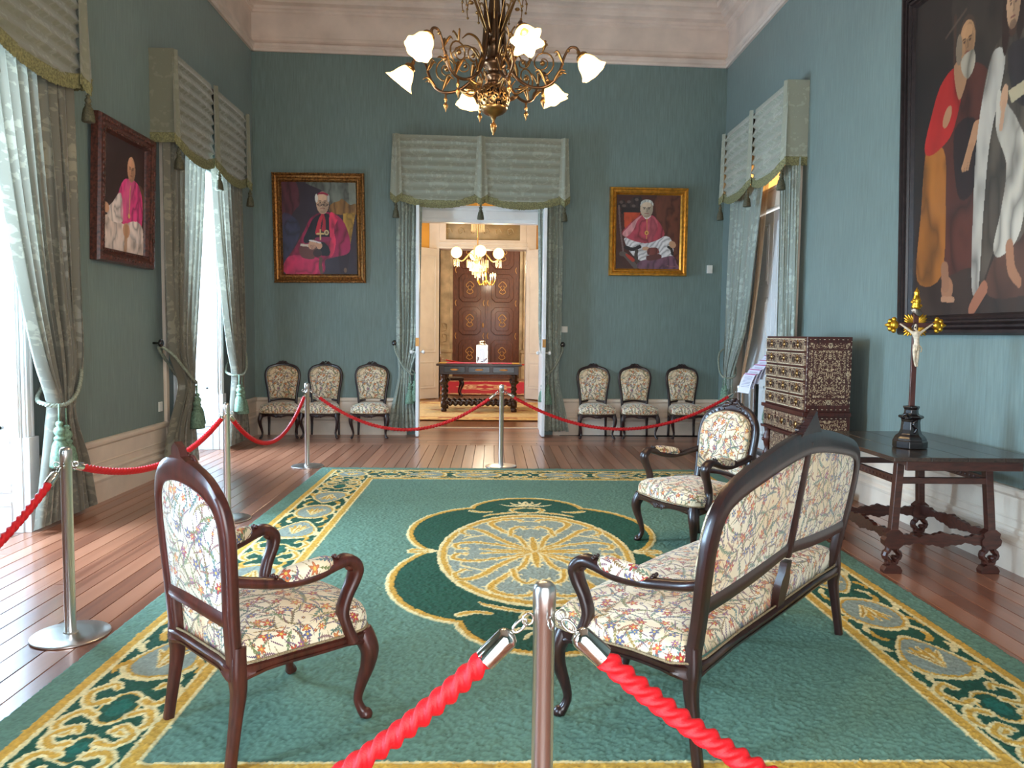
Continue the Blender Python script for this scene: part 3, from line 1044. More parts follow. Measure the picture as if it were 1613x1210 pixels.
tieback('right', 9.52, 1, 1.26, .84, 1.10, 1.36, .92, .2, 'tieback with twin tassels beside the leaflet stand', 1.0)
tieback('right', 9.52, -1, 1.26, .86, 1.10, 1.36, .92, .2, 'tieback hidden behind the inlaid cabinet', 1.0)
# gauzy sheer behind the side-door curtain
Ms = Mat('peach_sheer', (238, 205, 170), .8)
tb = Ms.node('ShaderNodeBsdfTransparent'); tl = Ms.node('ShaderNodeBsdfTranslucent'); tl.inputs[0].default_value = (*lin((240, 205, 165)), 1)
m1 = Ms.node('ShaderNodeMixShader'); m1.inputs[0].default_value = .5; m2 = Ms.node('ShaderNodeMixShader'); m2.inputs[0].default_value = .42
Ms.t.links.new(Ms.b.outputs[0], m1.inputs[1]); Ms.t.links.new(tl.outputs[0], m1.inputs[2]); Ms.t.links.new(tb.outputs[0], m2.inputs[1]); Ms.t.links.new(m1.outputs[0], m2.inputs[2])
Ms.t.links.new(m2.outputs[0], Ms.t.nodes['Material Output'].inputs[0])
curtain('right', 9.52, 1, [(3.40, -.10, .12, .02), (2.4, .08, .26, .02), (1.5, .34, .46, .025), (.9, .60, .70, .025), (.05, .60, .72, .03)], 'peach sheer curtain hanging in the side doorway', 8, y0=-.10 + .1, mat=Ms.m, width=.8, seed=31)


# ================================================================== PAINTED CANVASES AND CARPET (colours on dense meshes)
def s2l(c):
    c = np.asarray(c, float) / 255
    return np.where(c < .04045, c / 12.92, ((c + .055) / 1.055) ** 2.4)


def smooth_noise(X_, Y_, sc, seed, oct=3):
    r = np.random.default_rng(seed)
    out = np.zeros_like(X_); amp = 1; tot = 0
    for o_ in range(oct):
        N = 64
        G_ = r.random((N, N))
        x = (X_ * sc) % (N - 1); y = (Y_ * sc) % (N - 1)
        i = np.floor(x).astype(int); j = np.floor(y).astype(int)
        fx = x - i; fy = y - j
        fx = fx * fx * (3 - 2 * fx); fy = fy * fy * (3 - 2 * fy)
        i1 = (i + 1) % N; j1 = (j + 1) % N
        out += amp * ((G_[i, j] * (1 - fx) + G_[i1, j] * fx) * (1 - fy) + (G_[i, j1] * (1 - fx) + G_[i1, j1] * fx) * fy)
        tot += amp; amp *= .5; sc *= 2.1
    return out / tot


def poly_mask(X_, Y_, pts):
    pts = np.asarray(pts, float)
    m = np.zeros(X_.shape, bool)
    bb = (X_ >= pts[:, 0].min()) & (X_ <= pts[:, 0].max()) & (Y_ >= pts[:, 1].min()) & (Y_ <= pts[:, 1].max())
    x = X_[bb]; y = Y_[bb]
    q = np.zeros(x.shape, bool)
    for i in range(len(pts)):
        x1, y1 = pts[i - 1]; x2, y2 = pts[i]
        if y1 == y2: continue
        c = ((y1 > y) != (y2 > y)) & (x < (x2 - x1) * (y - y1) / (y2 - y1) + x1)
        q ^= c
    m[bb] = q
    return m


def stroke_mask(X_, Y_, pts, w, smooth=6):
    """pts catmull path, w: width or (w_start, w_mid, w_end) half-widths"""
    P = np.array(cat(pts, smooth))
    n = len(P)
    if not isinstance(w, tuple): w = (w, w, w)
    ts = np.linspace(0, 1, n)
    ww = np.interp(ts, [0, .5, 1], w)
    mw = ww.max()
    bb = (X_ > P[:, 0].min() - mw) & (X_ < P[:, 0].max() + mw) & (Y_ > P[:, 1].min() - mw) & (Y_ < P[:, 1].max() + mw)
    x = X_[bb]; y = Y_[bb]
    q = np.zeros(x.shape, bool)
    for i in range(n - 1):
        a, b = P[i], P[i + 1]
        d = b - a
        L2 = d @ d + 1e-12
        t = np.clip(((x - a[0]) * d[0] + (y - a[1]) * d[1]) / L2, 0, 1)
        dist = np.hypot(x - a[0] - t * d[0], y - a[1] - t * d[1])
        q |= dist < (ww[i] * (1 - t) + ww[i + 1] * t)
    m = np.zeros(X_.shape, bool)
    m[bb] = q
    return m


def paint_mesh(name, P, col, mat, parent=None):
    """P: (nv,nu,3) positions, col: (nv,nu,3) linear"""
    nv, nu = P.shape[:2]
    me = bpy.data.meshes.new(name)
    nf = (nv - 1) * (nu - 1)
    me.vertices.add(nv * nu); me.vertices.foreach_set('co', P.reshape(-1).astype(np.float32))
    j, i = np.mgrid[0:nv - 1, 0:nu - 1]
    a = (j * nu + i).ravel()
    idx = np.stack([a, a + 1, a + nu + 1, a + nu], 1).astype(np.int32)
    me.loops.add(nf * 4); me.loops.foreach_set('vertex_index', idx.ravel())
    me.polygons.add(nf); me.polygons.foreach_set('loop_start', np.arange(0, nf * 4, 4, dtype=np.int32))
    me.update(calc_edges=True)
    me.polygons.foreach_set('use_smooth', [True] * nf)
    ca = me.color_attributes.new('paint', 'FLOAT_COLOR', 'POINT')
    c4 = np.ones((nv * nu, 4), np.float32); c4[:, :3] = col.reshape(-1, 3)
    ca.data.foreach_set('color', c4.ravel())
    me.materials.append(mat)
    me.validate()
    o = bpy.data.objects.new(name, me); COL.objects.link(o)
    if parent: o.parent = parent
    return o


# ------------------------------------------------------------------ carpet
def build_carpet():
    A, B = 2.15, 3.20
    st = .0072
    nu, nv = int(2 * A / st) + 1, int(2 * B / st) + 1
    u = np.linspace(-A, A, nu)[None, :].repeat(nv, 0)
    v = np.linspace(-B, B, nv)[:, None].repeat(nu, 1)
    wob = .0055
    uu = u + wob * (smooth_noise(u + 9, v + 9, 38, 1, 2) - .5) * 2
    vv = v + wob * (smooth_noise(u + 5, v + 7, 38, 2, 2) - .5) * 2
    a, b = np.abs(uu), np.abs(vv)
    FIELD, DKG, GOLD, CREAM, GREY, MID = (96, 130, 112), (26, 78, 58), (206, 158, 62), (228, 208, 152), (142, 152, 140), (190, 140, 50)
    col = np.zeros(u.shape + (3,)) + s2l(FIELD)
    hgt = np.zeros(u.shape)

    def put(m, c, h=.002):
        col[m] = s2l(c); hgt[m] = h
    t1, t2 = A - a, B - b
    t = np.minimum(t1, t2)
    for lo, hi, c in ((.14, .185, GOLD), (.185, .205, CREAM), (.205, .60, DKG), (.585, .60, CREAM), (.60, .645, GOLD), (.645, .66, CREAM)):
        put((t > lo) & (t < hi), c)
    longm = t1 < t2

    def oval(S, T, s0, t0, rs, rt, kind):
        x = (S - s0); y = (T - t0)
        reg = (np.abs(x) < rs + .12) & (np.abs(y) < rt + .12) & (t > .205) & (t < .60)
        if kind in ('pais', 'pais2'):
            k = 1 if kind == 'pais' else -1
            sq = rt * (1 - .55 * np.clip(k * x / rs, -1, 1) ** 1)
            d = (x / rs) ** 2 + (y / np.maximum(sq, .02)) ** 2
        else: d = (x / rs) ** 2 + (y / rt) ** 2
        d = np.sqrt(d)
        put(reg & (d < 1.0), CREAM); put(reg & (d < .88), GOLD); put(reg & (d < .80), GREY if kind != 'dark' else DKG)
        if kind == 'dark':
            put(reg & (d < .5), (24, 96, 80))
            for sx in (-1, 1):
                for sy in (-1, 1):
                    p = [(s0 + sx * rs * .4, t0 + sy * rt * .9), (s0 + sx * rs * .2, t0 + sy * (rt + .05)), (s0 + sx * rs * .9, t0 + sy * (rt + .09)), (s0 + sx * (rs + .06), t0 + sy * (rt + .03)), (s0 + sx * (rs + .02), t0 + sy * (rt + .0))]
                    put(reg2(S, T, p, (.03, .026, .02)), CREAM); put(reg2(S, T, p, (.014, .011, .008)), GOLD)
        else:
            for q in range(5):
                an = (q - 2) * .5
                dx = 1 if kind != 'pais2' else -1
                p = [(s0 - dx * rs * .45, t0), (s0 - dx * rs * .05, t0 + math.sin(an) * rt * .25), (s0 + dx * rs * .42 * math.cos(an), t0 + math.sin(an) * rt * .55)]
                put(reg2(S, T, p, (.012, .022, .010)), CREAM if q % 2 == 0 else GOLD)
                if q % 2 == 0: put(reg2(S, T, p, (.004, .007, .004)), MID)
            # leafy edges outside the oval
            for sy in (-1, 1):
                for i2 in range(4):
                    xx = s0 + (i2 - 1.5) * rs * .5
                    yy = t0 + sy * rt * math.sqrt(max(0, 1 - ((xx - s0) / rs) ** 2))
                    sg = 1 if i2 > 1.5 else -1
                    p = [(xx, yy + sy * .008), (xx + sg * .05, yy + sy * .035), (xx + sg * .11, yy + sy * .03)]
                    if abs(yy + sy * .03 - t0) < .19: put(reg2(S, T, p, (.018, .016, .006)), CREAM if i2 % 2 else GOLD)

    def reg2(S, T, p, w): return stroke_mask(S, T, p, w, 4) & (t > .205) & (t < .585)
    S1 = np.where(longm, b, 99.); T1 = np.where(longm, t1, 99.)
    S2 = np.where(~longm, a, 99.); T2 = np.where(~longm, t2, 99.)
    tc = .40
    for s0, k, rs, rt in ((0, 'dark', .17, .085), (.56, 'pais', .27, .15), (1.13, 'oval', .25, .165), (1.68, 'pais2', .25, .15), (2.16, 'dark', .14, .08), (2.46, 'dark', .10, .06)): oval(S1, T1, s0, tc, rs, rt, k)
    for s0, k, rs, rt in ((0, 'dark', .12, .085), (.45, 'oval', .26, .15), (.98, 'pais', .22, .14), (1.36, 'dark', .12, .08)): oval(S2, T2, s0, tc, rs, rt, k)
    oval(b, t1, B - tc, tc, .165, .165, 'corner')
    # central medallion
    lobe = np.minimum(((a - .33) / .545) ** 2 + ((b - .55) / .72) ** 2, (a / .44) ** 2 + ((b - 1.22) / .42) ** 2)
    lobe = np.minimum(lobe, (a / .5) ** 2 + (b / 1.2) ** 2)
    inside = lobe < 1
    out2 = np.minimum(((a - .33) / .595) ** 2 + ((b - .55) / .775) ** 2, (a / .49) ** 2 + ((b - 1.22) / .47) ** 2)
    out2 = np.minimum(out2, (a / .5) ** 2 + (b / 1.2) ** 2)
    put(out2 < 1, CREAM, .004)
    mid2 = np.minimum(((a - .33) / .577) ** 2 + ((b - .55) / .755) ** 2, (a / .47) ** 2 + ((b - 1.22) / .45) ** 2)
    put(mid2 < 1, GOLD, .004)
    put(inside, DKG, .002)
    # curls at the notches
    M_ = lambda p, w, c: put(stroke_mask(a, b, p, w, 5), c, .004)
    M_([(.84, .02), (.80, .03), (.755, .02)], (.03, .026, .018), CREAM); M_([(.84, .02), (.80, .03), (.755, .02)], (.016, .014, .010), GOLD)
    M_([(.46, 1.17), (.38, 1.13), (.30, 1.15)], (.03, .026, .018), CREAM); M_([(.46, 1.17), (.38, 1.13), (.30, 1.15)], (.016, .014, .010), GOLD)
    e = np.sqrt((a / .66) ** 2 + (b / 1.06) ** 2)
    put(e < 1.0, CREAM, .004); put(e < .965, GOLD, .004); put(e < .915, CREAM, .003); put(e < .895, GREY, .002)
    def leaf(p, w, fr=True):
        M_(p, tuple(q + .012 for q in w), CREAM)
        if fr:
            P = cat(p, 5)
            for i in range(2, len(P) - 1, 3):
                d = P[i + 1] - P[i - 1]; d = d / (np.linalg.norm(d) + 1e-9); nn = np.array((-d[1], d[0]))
                for sg in (-1, 1):
                    q0 = P[i]; q1 = q0 + nn * sg * .045 + d * .035
                    M_([tuple(q0), tuple(q1)], (.014, .011, .005), CREAM)
        M_(p, w, GOLD)
    leaf([(.0, .03), (.14, .16), (.26, .34), (.36, .52), (.47, .60), (.52, .50), (.46, .40)], (.014, .020, .008))
    leaf([(.06, .05), (.25, .16), (.42, .22), (.54, .17), (.53, .07), (.46, .06)], (.012, .018, .008))
    leaf([(.05, .10), (.10, .34), (.22, .55), (.30, .74), (.22, .86), (.10, .88), (.05, .82)], (.012, .020, .008))
    leaf([(.16, .40), (.14, .58), (.08, .66), (.03, .60)], (.012, .014, .007))
    leaf([(.0, .02), (.2, .02), (.36, .05)], (.016, .018, .008), False)
    leaf([(.0, .04), (.0, .18), (.0, .34)], (.02, .022, .01))
    M_([(.34, .42), (.46, .34), (.5, .28)], (.012, .016, .006), CREAM)
    # ornaments on the dark green
    for p in ([(.67, .0), (.75, .0)], [(.68, .0), (.71, .04), (.74, .05)]): M_(p, (.014, .014, .008), CREAM)
    for p in ([(.0, 1.10), (.12, 1.12), (.30, 1.04), (.36, .98)], [(.10, 1.13), (.13, 1.22), (.06, 1.28), (.0, 1.29)]): M_(p, (.022, .026, .012), CREAM); M_(p, (.009, .012, .006), GOLD)
    for p in ([(.0, 1.36), (.02, 1.44), (0, 1.54)], [(.02, 1.38), (.10, 1.42), (.13, 1.49)], [(.04, 1.36), (.15, 1.36), (.22, 1.42)], [(.0, 1.38), (.05, 1.46), (.06, 1.52)]): M_(p, (.018, .014, .006), CREAM)
    n1 = smooth_noise(u + 3, v + 3, 60, 5, 2)
    n2 = smooth_noise(u + 3, v + 3, 1.2, 6, 3)
    spk = rng.random(u.shape)
    col *= (.66 + .34 * n1 + .30 * spk)[..., None] * (.88 + .24 * n2)[..., None]
    z = .010 + hgt + .0055 * n1 + .0050 * spk
    edge = np.minimum(A - np.abs(u), B - np.abs(v))
    z = np.where(edge < .001, .0, z)
    jx = .004 * (rng.random(u.shape) - .5)
    P = np.stack([u + jx, v + jx[::-1], z], -1)
    Mc = vcol('wool_carpet', .95)
    Mc2 = bpy.data.materials['wool_carpet']
    o = paint_mesh('carpet', P, col, Mc2)
    o.location = (.30, 5.09, .002)
    tag(o, 'large green wool carpet with a dark green quatrefoil medallion and gold oval border', 'carpet')


build_carpet()


# ------------------------------------------------------------------ paintings
class Canvas:
    """a painted canvas addressed in photo-crop pixels of its own study; corners map linearly to 0..1"""
    def __init__(s, nu, nv, x0, x1, y0, y1, bgc):
        s.x = np.linspace(x0, x1, nu)[None, :].repeat(nv, 0)
        s.y = np.linspace(y0, y1, nv)[:, None].repeat(nu, 1)
        s.sc = x1 - x0
        s.c = np.zeros((nv, nu, 3)) + s2l(bgc)
        n = smooth_noise(s.x / s.sc * 4 + 1, s.y / s.sc * 4 + 1, 1.2, nu, 4)
        s.c *= (.65 + .7 * n)[..., None]

    def _blend(s, m, c, fold=0, ang=0, k=1.0, grad=None, seed=3):
        c = s2l(c)[None, :].repeat(int(m.sum()), 0)
        x, y = s.x[m] / s.sc, s.y[m] / s.sc
        if fold:
            q = x * math.cos(ang) + y * math.sin(ang)
            w = smooth_noise(x * 4 + 5, y * 2.2 + 5, 1.6, seed, 3)
            w2 = smooth_noise(x * 30 + 5, y * 9 + 5, 1., seed + 9, 2)
            rdg = np.abs(np.sin(q * fold * 1.15 + w * 7.5))
            c = c * (.34 + .74 * rdg ** .8 * (.55 + .9 * w) + .22 * w2)[:, None]
        if grad:
            gx, gy, lo, hi = grad
            t = x * gx + y * gy; t = (t - t.min()) / (np.ptp(t) + 1e-9)
            c = c * (lo + (hi - lo) * t)[:, None]
        s.c[m] = s.c[m] * (1 - k) + c * k

    def poly(s, pts, c, sm=True, **k):
        p = cat(pts, 5, True) if sm else pts
        s._blend(poly_mask(s.x, s.y, p), c, **k); return s

    def ell(s, cx, cy, rx, ry, c, rot=0, **k):
        x = s.x - cx; y = s.y - cy
        X_ = x * math.cos(rot) + y * math.sin(rot); Y_ = -x * math.sin(rot) + y * math.cos(rot)
        s._blend((X_ / rx) ** 2 + (Y_ / ry) ** 2 < 1, c, **k); return s

    def line(s, pts, w, c, **k):
        s._blend(stroke_mask(s.x, s.y, pts, w, 5), c, **k); return s

    def head(s, cx, cy, rx, ry, skin, dark, turn=0):
        s.ell(cx, cy, rx, ry, skin, grad=(-turn if turn else .2, .3, 1.15, .7))
        s.ell(cx + turn * rx * .55 + rx * .42, cy, rx * .52, ry * .86, tuple(int(q * .78) for q in skin), k=.7)
        s.ell(cx, cy - ry * .45, rx * .66, ry * .34, tuple(min(255, int(q * 1.12)) for q in skin), k=.7)
        for sx in (-1, 1):
            s.line([(cx + sx * rx * .16, cy - ry * .16), (cx + sx * rx * .58, cy - ry * .16)], (rx * .04, rx * .09, rx * .04), dark, k=.8)
            s.ell(cx + sx * rx * .36, cy - ry * .02, rx * .15, ry * .06, dark, k=.85)
        s.line([(cx + rx * .05, cy - ry * .05), (cx + rx * .12, cy + ry * .25), (cx - rx * .02, cy + ry * .3)], rx * .06, tuple(int(q * .62) for q in skin), k=.8)
        s.line([(cx - rx * .3, cy + ry * .52), (cx, cy + ry * .5), (cx + rx * .3, cy + ry * .53)], rx * .06, (130, 60, 55), k=.8)
        s.ell(cx, cy + ry * .84, rx * .4, ry * .12, tuple(int(q * .75) for q in skin), k=.6)


M_paint = vcol('oil_paint', .45, 0, .25)


def hang(name_label, side, a, zc, w, h, fw, prof, mat, cv, tilt=0.0, lab_frame=None, roll=0.0, ornament=None):
    """framed canvas; (a, zc) centre on wall; w,h outer size; fw frame width"""
    loc, rz = frame_on(side, a)
    P = empty('framed_painting', (loc[0], loc[1], zc - h / 2), rz, name_label, 'painting')
    P.rotation_euler = (tilt, roll, rz)
    iw, ih = w / 2 - fw, h / 2 - fw
    n = len(prof)
    v = []
    for (sx, sz) in ((-1, -1), (1, -1), (1, 1), (-1, 1)):
        for d, y in prof:        # d: 0 outer .. 1 inner, y depth
            v.append((sx * (w / 2 - d * fw), y, h / 2 + sz * (h / 2 - d * fw)))
    f = []
    for k in range(4):
        k2 = (k + 1) % 4
        for i in range(n - 1): f.append((k * n + i, k2 * n + i, k2 * n + i + 1, k * n + i + 1))
    F = obj('frame', Geo().add(v, f), mat, P, smooth=False)
    if ornament: ornament(P, F, w, h, fw)
    c = cv.c[:, ::-1]             # local +x runs toward picture left when seen from the room
    nv, nu = c.shape[:2]
    X_ = np.linspace(-iw - .004, iw + .004, nu)[None, :].repeat(nv, 0)
    Z_ = np.linspace(h / 2 + ih + .004, h / 2 - ih - .004, nv)[:, None].repeat(nu, 1)
    Y_ = np.full_like(X_, .022)
    paint_mesh('canvas', np.stack([X_, Y_, Z_], -1), c, M_paint, P)
    obj('backing', box(-w / 2 + .02, w / 2 - .02, .002, .018, .02, h - .02), M_dark, P, smooth=False)
    return P


def beads(mat, r, step, inset, y, rnd=0):
    def fn(P, F, w, h, fw):
        g = Geo(); R = random.Random(4)
        for ins, st, rr, yy in zip(inset, step, r, y):
            W2, H2 = w / 2 - ins, h / 2 - ins
            for L_, ax in ((W2, 0), (H2, 1)):
                n = max(2, int(2 * L_ / st))
                for i in range(n + 1):
                    q = -L_ + 2 * L_ * i / n
                    for s in (-1, 1):
                        cc = (q, yy, h / 2 + s * H2) if ax == 0 else (s * W2, yy, h / 2 + q)
                        k = 1 + (R.uniform(-.3, .3) if rnd else 0)
                        g.join(ball(cc, rr * k, 6, 4, (1.5 if ax == 0 else 1, .8, 1 if ax == 0 else 1.5)))
        obj('frame_ornament', g, mat, F)['kind'] = 'stuff'
    return fn


M_gilt = plain('antique_gilt_frame', (150, 104, 56), .38, .2, 40, metal=.75).m
M_gilt2 = plain('golden_frame', (206, 142, 52), .32, .1, 20, metal=.75).m
M_dframe = plain('dark_carved_frame', (84, 44, 34), .35, .25, 40).m
M_bframe = plain('black_ripple_frame', (34, 24, 24), .35, .2, 20).m

# portrait with red cape (units: pixels of its own study, 165..865 x 170..1030)
c1 = Canvas(170, 210, 165, 865, 170, 1030, (52, 40, 52))
c1.poly([(165, 170), (300, 170), (335, 360), (290, 430), (230, 520), (165, 560)], (84, 36, 48), fold=14)
c1.poly([(165, 480), (300, 520), (330, 640), (260, 800), (190, 900), (165, 900)], (58, 60, 92), fold=4, k=.7)
c1.poly([(400, 170), (865, 170), (865, 400), (640, 400), (560, 260)], (104, 108, 98), fold=5)
c1.poly([(790, 170), (865, 170), (865, 370), (800, 380)], (136, 140, 128), sm=False, k=.6)
c1.poly([(610, 400), (650, 360), (700, 345), (730, 325), (770, 350), (810, 380), (860, 370), (860, 470), (640, 460)], (132, 92, 44), fold=30)
c1.poly([(740, 460), (855, 450), (800, 760), (740, 640)], (178, 134, 48), sm=False, fold=6)
c1.poly([(700, 700), (790, 690), (770, 1000), (700, 1000)], (40, 22, 34), k=.8)
c1.poly([(520, 455), (430, 510), (370, 620), (290, 760), (205, 890), (188, 1020), (300, 1028), (540, 1020), (560, 900), (640, 870), (780, 830), (800, 720), (760, 570), (700, 490), (610, 450)], (150, 24, 70), fold=9, ang=.5)
c1.poly([(200, 880), (320, 850), (500, 880), (540, 960), (500, 1025), (190, 1025)], (206, 38, 92), fold=13, ang=1.2)
c1.poly([(516, 470), (450, 520), (410, 600), (362, 700), (380, 740), (440, 720), (480, 700), (610, 720), (612, 840), (660, 700), (630, 560), (612, 470)], (26, 22, 36), fold=6)
c1.poly([(620, 450), (690, 500), (650, 600), (665, 730), (635, 850), (595, 850), (612, 700), (606, 560)], (216, 44, 84), fold=10)
c1.poly([(480, 685), (605, 680), (610, 715), (490, 722)], (140, 36, 78))
c1.poly([(430, 735), (540, 725), (600, 780), (600, 850), (520, 850), (440, 800)], (24, 22, 34))
c1.line([(545, 470), (520, 530), (495, 640)], (10, 16, 22), (196, 40, 62)); c1.line([(550, 470), (560, 540), (552, 610)], (10, 14, 20), (176, 32, 54))
c1.ell(548, 362, 60, 104, (204, 164, 136)); c1.head(548, 362, 60, 100, (208, 168, 138), (60, 40, 36), 0)
c1.ell(492, 320, 14, 40, (222, 216, 208)); c1.ell(604, 320, 12, 36, (176, 170, 164))
c1.poly([(500, 290), (520, 268), (560, 264), (596, 280), (602, 298), (560, 282), (520, 284)], (158, 24, 60))
for q in (522, 576): c1.line([(q - 22, 378), (q, 372), (q + 22, 378), (q, 392), (q - 22, 380)], 3.5, (40, 30, 32))
c1.line([(521, 615), (521, 700)], 7, (210, 178, 120)); c1.line([(490, 650), (552, 650)], 7, (210, 178, 120)); c1.ell(579, 638, 22, 25, (206, 180, 132)); c1.ell(579, 638, 12, 14, (120, 92, 70))
c1.poly([(330, 765), (445, 775), (460, 880), (340, 868)], (108, 62, 58)); c1.poly([(335, 745), (420, 748), (440, 775), (330, 765)], (214, 204, 186), sm=False)
c1.ell(445, 752, 38, 46, (210, 158, 128), .5); c1.ell(508, 762, 28, 32, (206, 152, 122)); c1.line([(420, 712), (470, 722), (520, 735)], 7, (226, 220, 214))
for q in range(4): c1.line([(425 + q * 14, 755), (440 + q * 14, 800)], 3, (150, 100, 84))
c1.ell(490, 830, 42, 36, (60, 40, 44)); c1.line([(520, 880), (516, 960), (525, 1020)], (14, 18, 12), (96, 66, 52)); c1.ell(750, 990, 14, 24, (110, 84, 66))
hang('portrait of a capped clergyman in a red cape, ornate gilt frame near the windows', 'back', -2.475, 2.96, 1.29, 1.54, .125,
     [(0, 0), (0, .05), (.08, .075), (.2, .08), (.3, .055), (.5, .045), (.7, .06), (.82, .06), (.9, .04), (1, .022)], M_gilt, c1, -.03, roll=.012,
     ornament=beads(M_gilt, (.010, .007), (.03, .02), (.012, .085), (.075, .058)))

# portrait in pink cape on carved chair (222..890 x 205..1030)
c2 = Canvas(170, 200, 222, 890, 205, 1030, (72, 34, 26))
c2.poly([(620, 205), (890, 205), (890, 900), (760, 740), (640, 500)], (96, 50, 34), fold=16)
c2.poly([(240, 300), (290, 260), (330, 300), (390, 240), (470, 225), (490, 300), (470, 350), (240, 350)], (52, 36, 34), fold=40)
for p in ((270, 290), (350, 285), (430, 260), (300, 330), (400, 330)): c2.ell(p[0], p[1], 20, 16, (112, 94, 88), k=.6)
c2.poly([(270, 350), (480, 350), (480, 420), (270, 420)], (36, 24, 24), sm=False)
c2.poly([(300, 400), (480, 400), (440, 470), (380, 520), (310, 580)], (176, 66, 34), sm=False, fold=6)
c2.line([(248, 330), (265, 560), (300, 830)], 9, (116, 94, 92))
c2.line([(285, 860), (330, 880), (430, 1000)], 26, (92, 80, 74)); c2.poly([(340, 860), (420, 920), (400, 950), (330, 880)], (170, 56, 40))
c2.poly([(330, 680), (560, 720), (720, 660), (800, 700), (820, 880), (700, 920), (560, 950), (470, 930), (380, 850), (320, 740)], (206, 202, 202), fold=40, ang=.8)
c2.poly([(480, 940), (700, 900), (820, 880), (860, 960), (860, 1030), (480, 1030)], (112, 76, 92), fold=12, ang=.3)
c2.poly([(486, 425), (420, 470), (350, 540), (280, 630), (330, 680), (420, 720), (540, 740), (660, 700), (725, 640), (690, 540), (640, 470), (590, 430)], (168, 62, 76), fold=9, ang=.1)
c2.poly([(486, 435), (420, 480), (350, 560), (290, 635), (330, 672), (400, 600), (440, 500)], (214, 156, 156), fold=7, k=.7)
c2.poly([(560, 440), (640, 480), (650, 580), (600, 700), (560, 720)], (188, 92, 104), fold=9, k=.7)
c2.line([(500, 430), (535, 465), (570, 440)], 9, (224, 216, 212))
c2.head(535, 360, 66, 98, (198, 176, 152), (50, 40, 36)); c2.poly([(470, 330), (480, 280), (530, 255), (590, 275), (605, 330), (580, 300), (530, 285), (490, 305)], (196, 196, 188), fold=30)
c2.line([(540, 460), (543, 600), (540, 690)], 3, (206, 160, 80)); c2.ell(540, 625, 20, 24, (212, 164, 78)); c2.ell(540, 625, 9, 12, (140, 70, 50))
c2.line([(330, 790), (400, 810), (470, 780)], 20, (40, 30, 32)); c2.line([(440, 820), (436, 900), (450, 950)], (16, 20, 14), (70, 58, 54))
c2.line([(770, 780), (800, 800), (815, 860)], 14, (44, 38, 36)); c2.ell(812, 752, 34, 42, (196, 150, 116), -.6); c2.ell(535, 800, 40, 22, (198, 152, 120))
c2.poly([(550, 880), (680, 860), (690, 910), (560, 932)], (96, 52, 48)); c2.poly([(560, 800), (650, 790), (670, 850), (560, 870)], (120, 60, 52), fold=20)
c2.line([(760, 990), (850, 1000)], 3, (170, 120, 110), k=.7)
hang('portrait of a white-haired clergyman in a pink cape, plain golden frame', 'back', 2.27, 3.005, 1.16, 1.28, .105,
     [(0, 0), (0, .06), (.1, .085), (.3, .085), (.36, .06), (.55, .055), (.62, .07), (.75, .07), (.8, .04), (1, .022)], M_gilt2, c2, -.02, roll=.006)

# side-wall portrait, pink cape and white lace (0..100 x 0..130)
c3 = Canvas(150, 190, 0, 100, 0, 130, (60, 36, 36))
c3.poly([(50, 60), (100, 50), (100, 130), (60, 130)], (120, 92, 70), k=.5, fold=3)
c3.poly([(0, 88), (22, 84), (26, 128), (0, 128)], (44, 40, 46))
c3.poly([(6, 100), (14, 92), (40, 96), (76, 92), (96, 104), (100, 130), (0, 130), (2, 118)], (228, 206, 196), fold=10, ang=.5)
c3.poly([(62, 42), (50, 46), (40, 60), (30, 84), (44, 96), (70, 98), (94, 96), (96, 64), (88, 48), (78, 42)], (222, 62, 132), fold=5, ang=.1)
c3.poly([(44, 62), (26, 76), (14, 86), (20, 96), (36, 98), (50, 92)], (226, 210, 204), fold=10)
c3.poly([(60, 96), (84, 90), (98, 98), (94, 116), (70, 112)], (232, 214, 208), fold=12)
c3.poly([(56, 48), (66, 40), (76, 42), (70, 60), (60, 90), (48, 92), (44, 80)], (236, 112, 160), k=.5)
c3.ell(69, 26, 10.5, 17, (60, 34, 30)); c3.head(68, 30, 9.5, 15, (214, 158, 126), (70, 40, 36))
c3.ell(12, 84, 7, 6, (214, 160, 128)); c3.ell(58, 104, 8, 9, (210, 156, 124)); c3.line([(58, 100), (56, 130)], 3.5, (190, 140, 100), k=.8)
c3.line([(66, 50), (64, 84)], .7, (230, 190, 110)); c3.ell(64, 86, 2.4, 3, (230, 190, 110))
hang('portrait in a pink cape and white lace, dark carved frame between two windows', 'left', 7.125, 2.705, 1.06, 1.24, .125,
     [(0, 0), (0, .06), (.08, .085), (.35, .09), (.55, .07), (.8, .06), (.9, .07), (.95, .04), (1, .022)], M_dframe, c3, -.035, roll=.0,
     ornament=beads(M_dframe, (.016, .011), (.045, .03), (.045, .10), (.085, .066), 1))

# the large canvas with robed, barefoot figures (units of its own study: x 0..220 cm, y 0..250 cm)
c4 = Canvas(330, 380, 0, 220, 0, 250, (44, 34, 30))
c4.poly([(60, 0), (150, 0), (150, 60), (110, 110), (60, 60)], (74, 64, 54), k=.6, fold=4)
c4.poly([(0, 205), (60, 212), (140, 195), (220, 215), (220, 250), (0, 250)], (62, 46, 36), fold=5)
c4.poly([(120, 200), (150, 190), (200, 200), (215, 225), (130, 240), (100, 232)], (110, 70, 52), fold=4, k=.8)
c4.y = (c4.y - 51) / .937 + 35
c4.line([(56, 10), (56, 110), (52, 220)], 1.6, (84, 58, 44)); c4.line([(44, 22), (70, 10)], 1.1, (104, 84, 70))
c4.poly([(62, 52), (40, 60), (26, 84), (16, 108), (14, 160), (8, 214), (34, 218), (70, 212), (100, 200), (108, 120), (104, 76), (86, 56)], (92, 46, 34), fold=7)
c4.poly([(20, 104), (44, 112), (48, 150), (44, 214), (8, 216), (12, 160)], (186, 112, 42), fold=9)
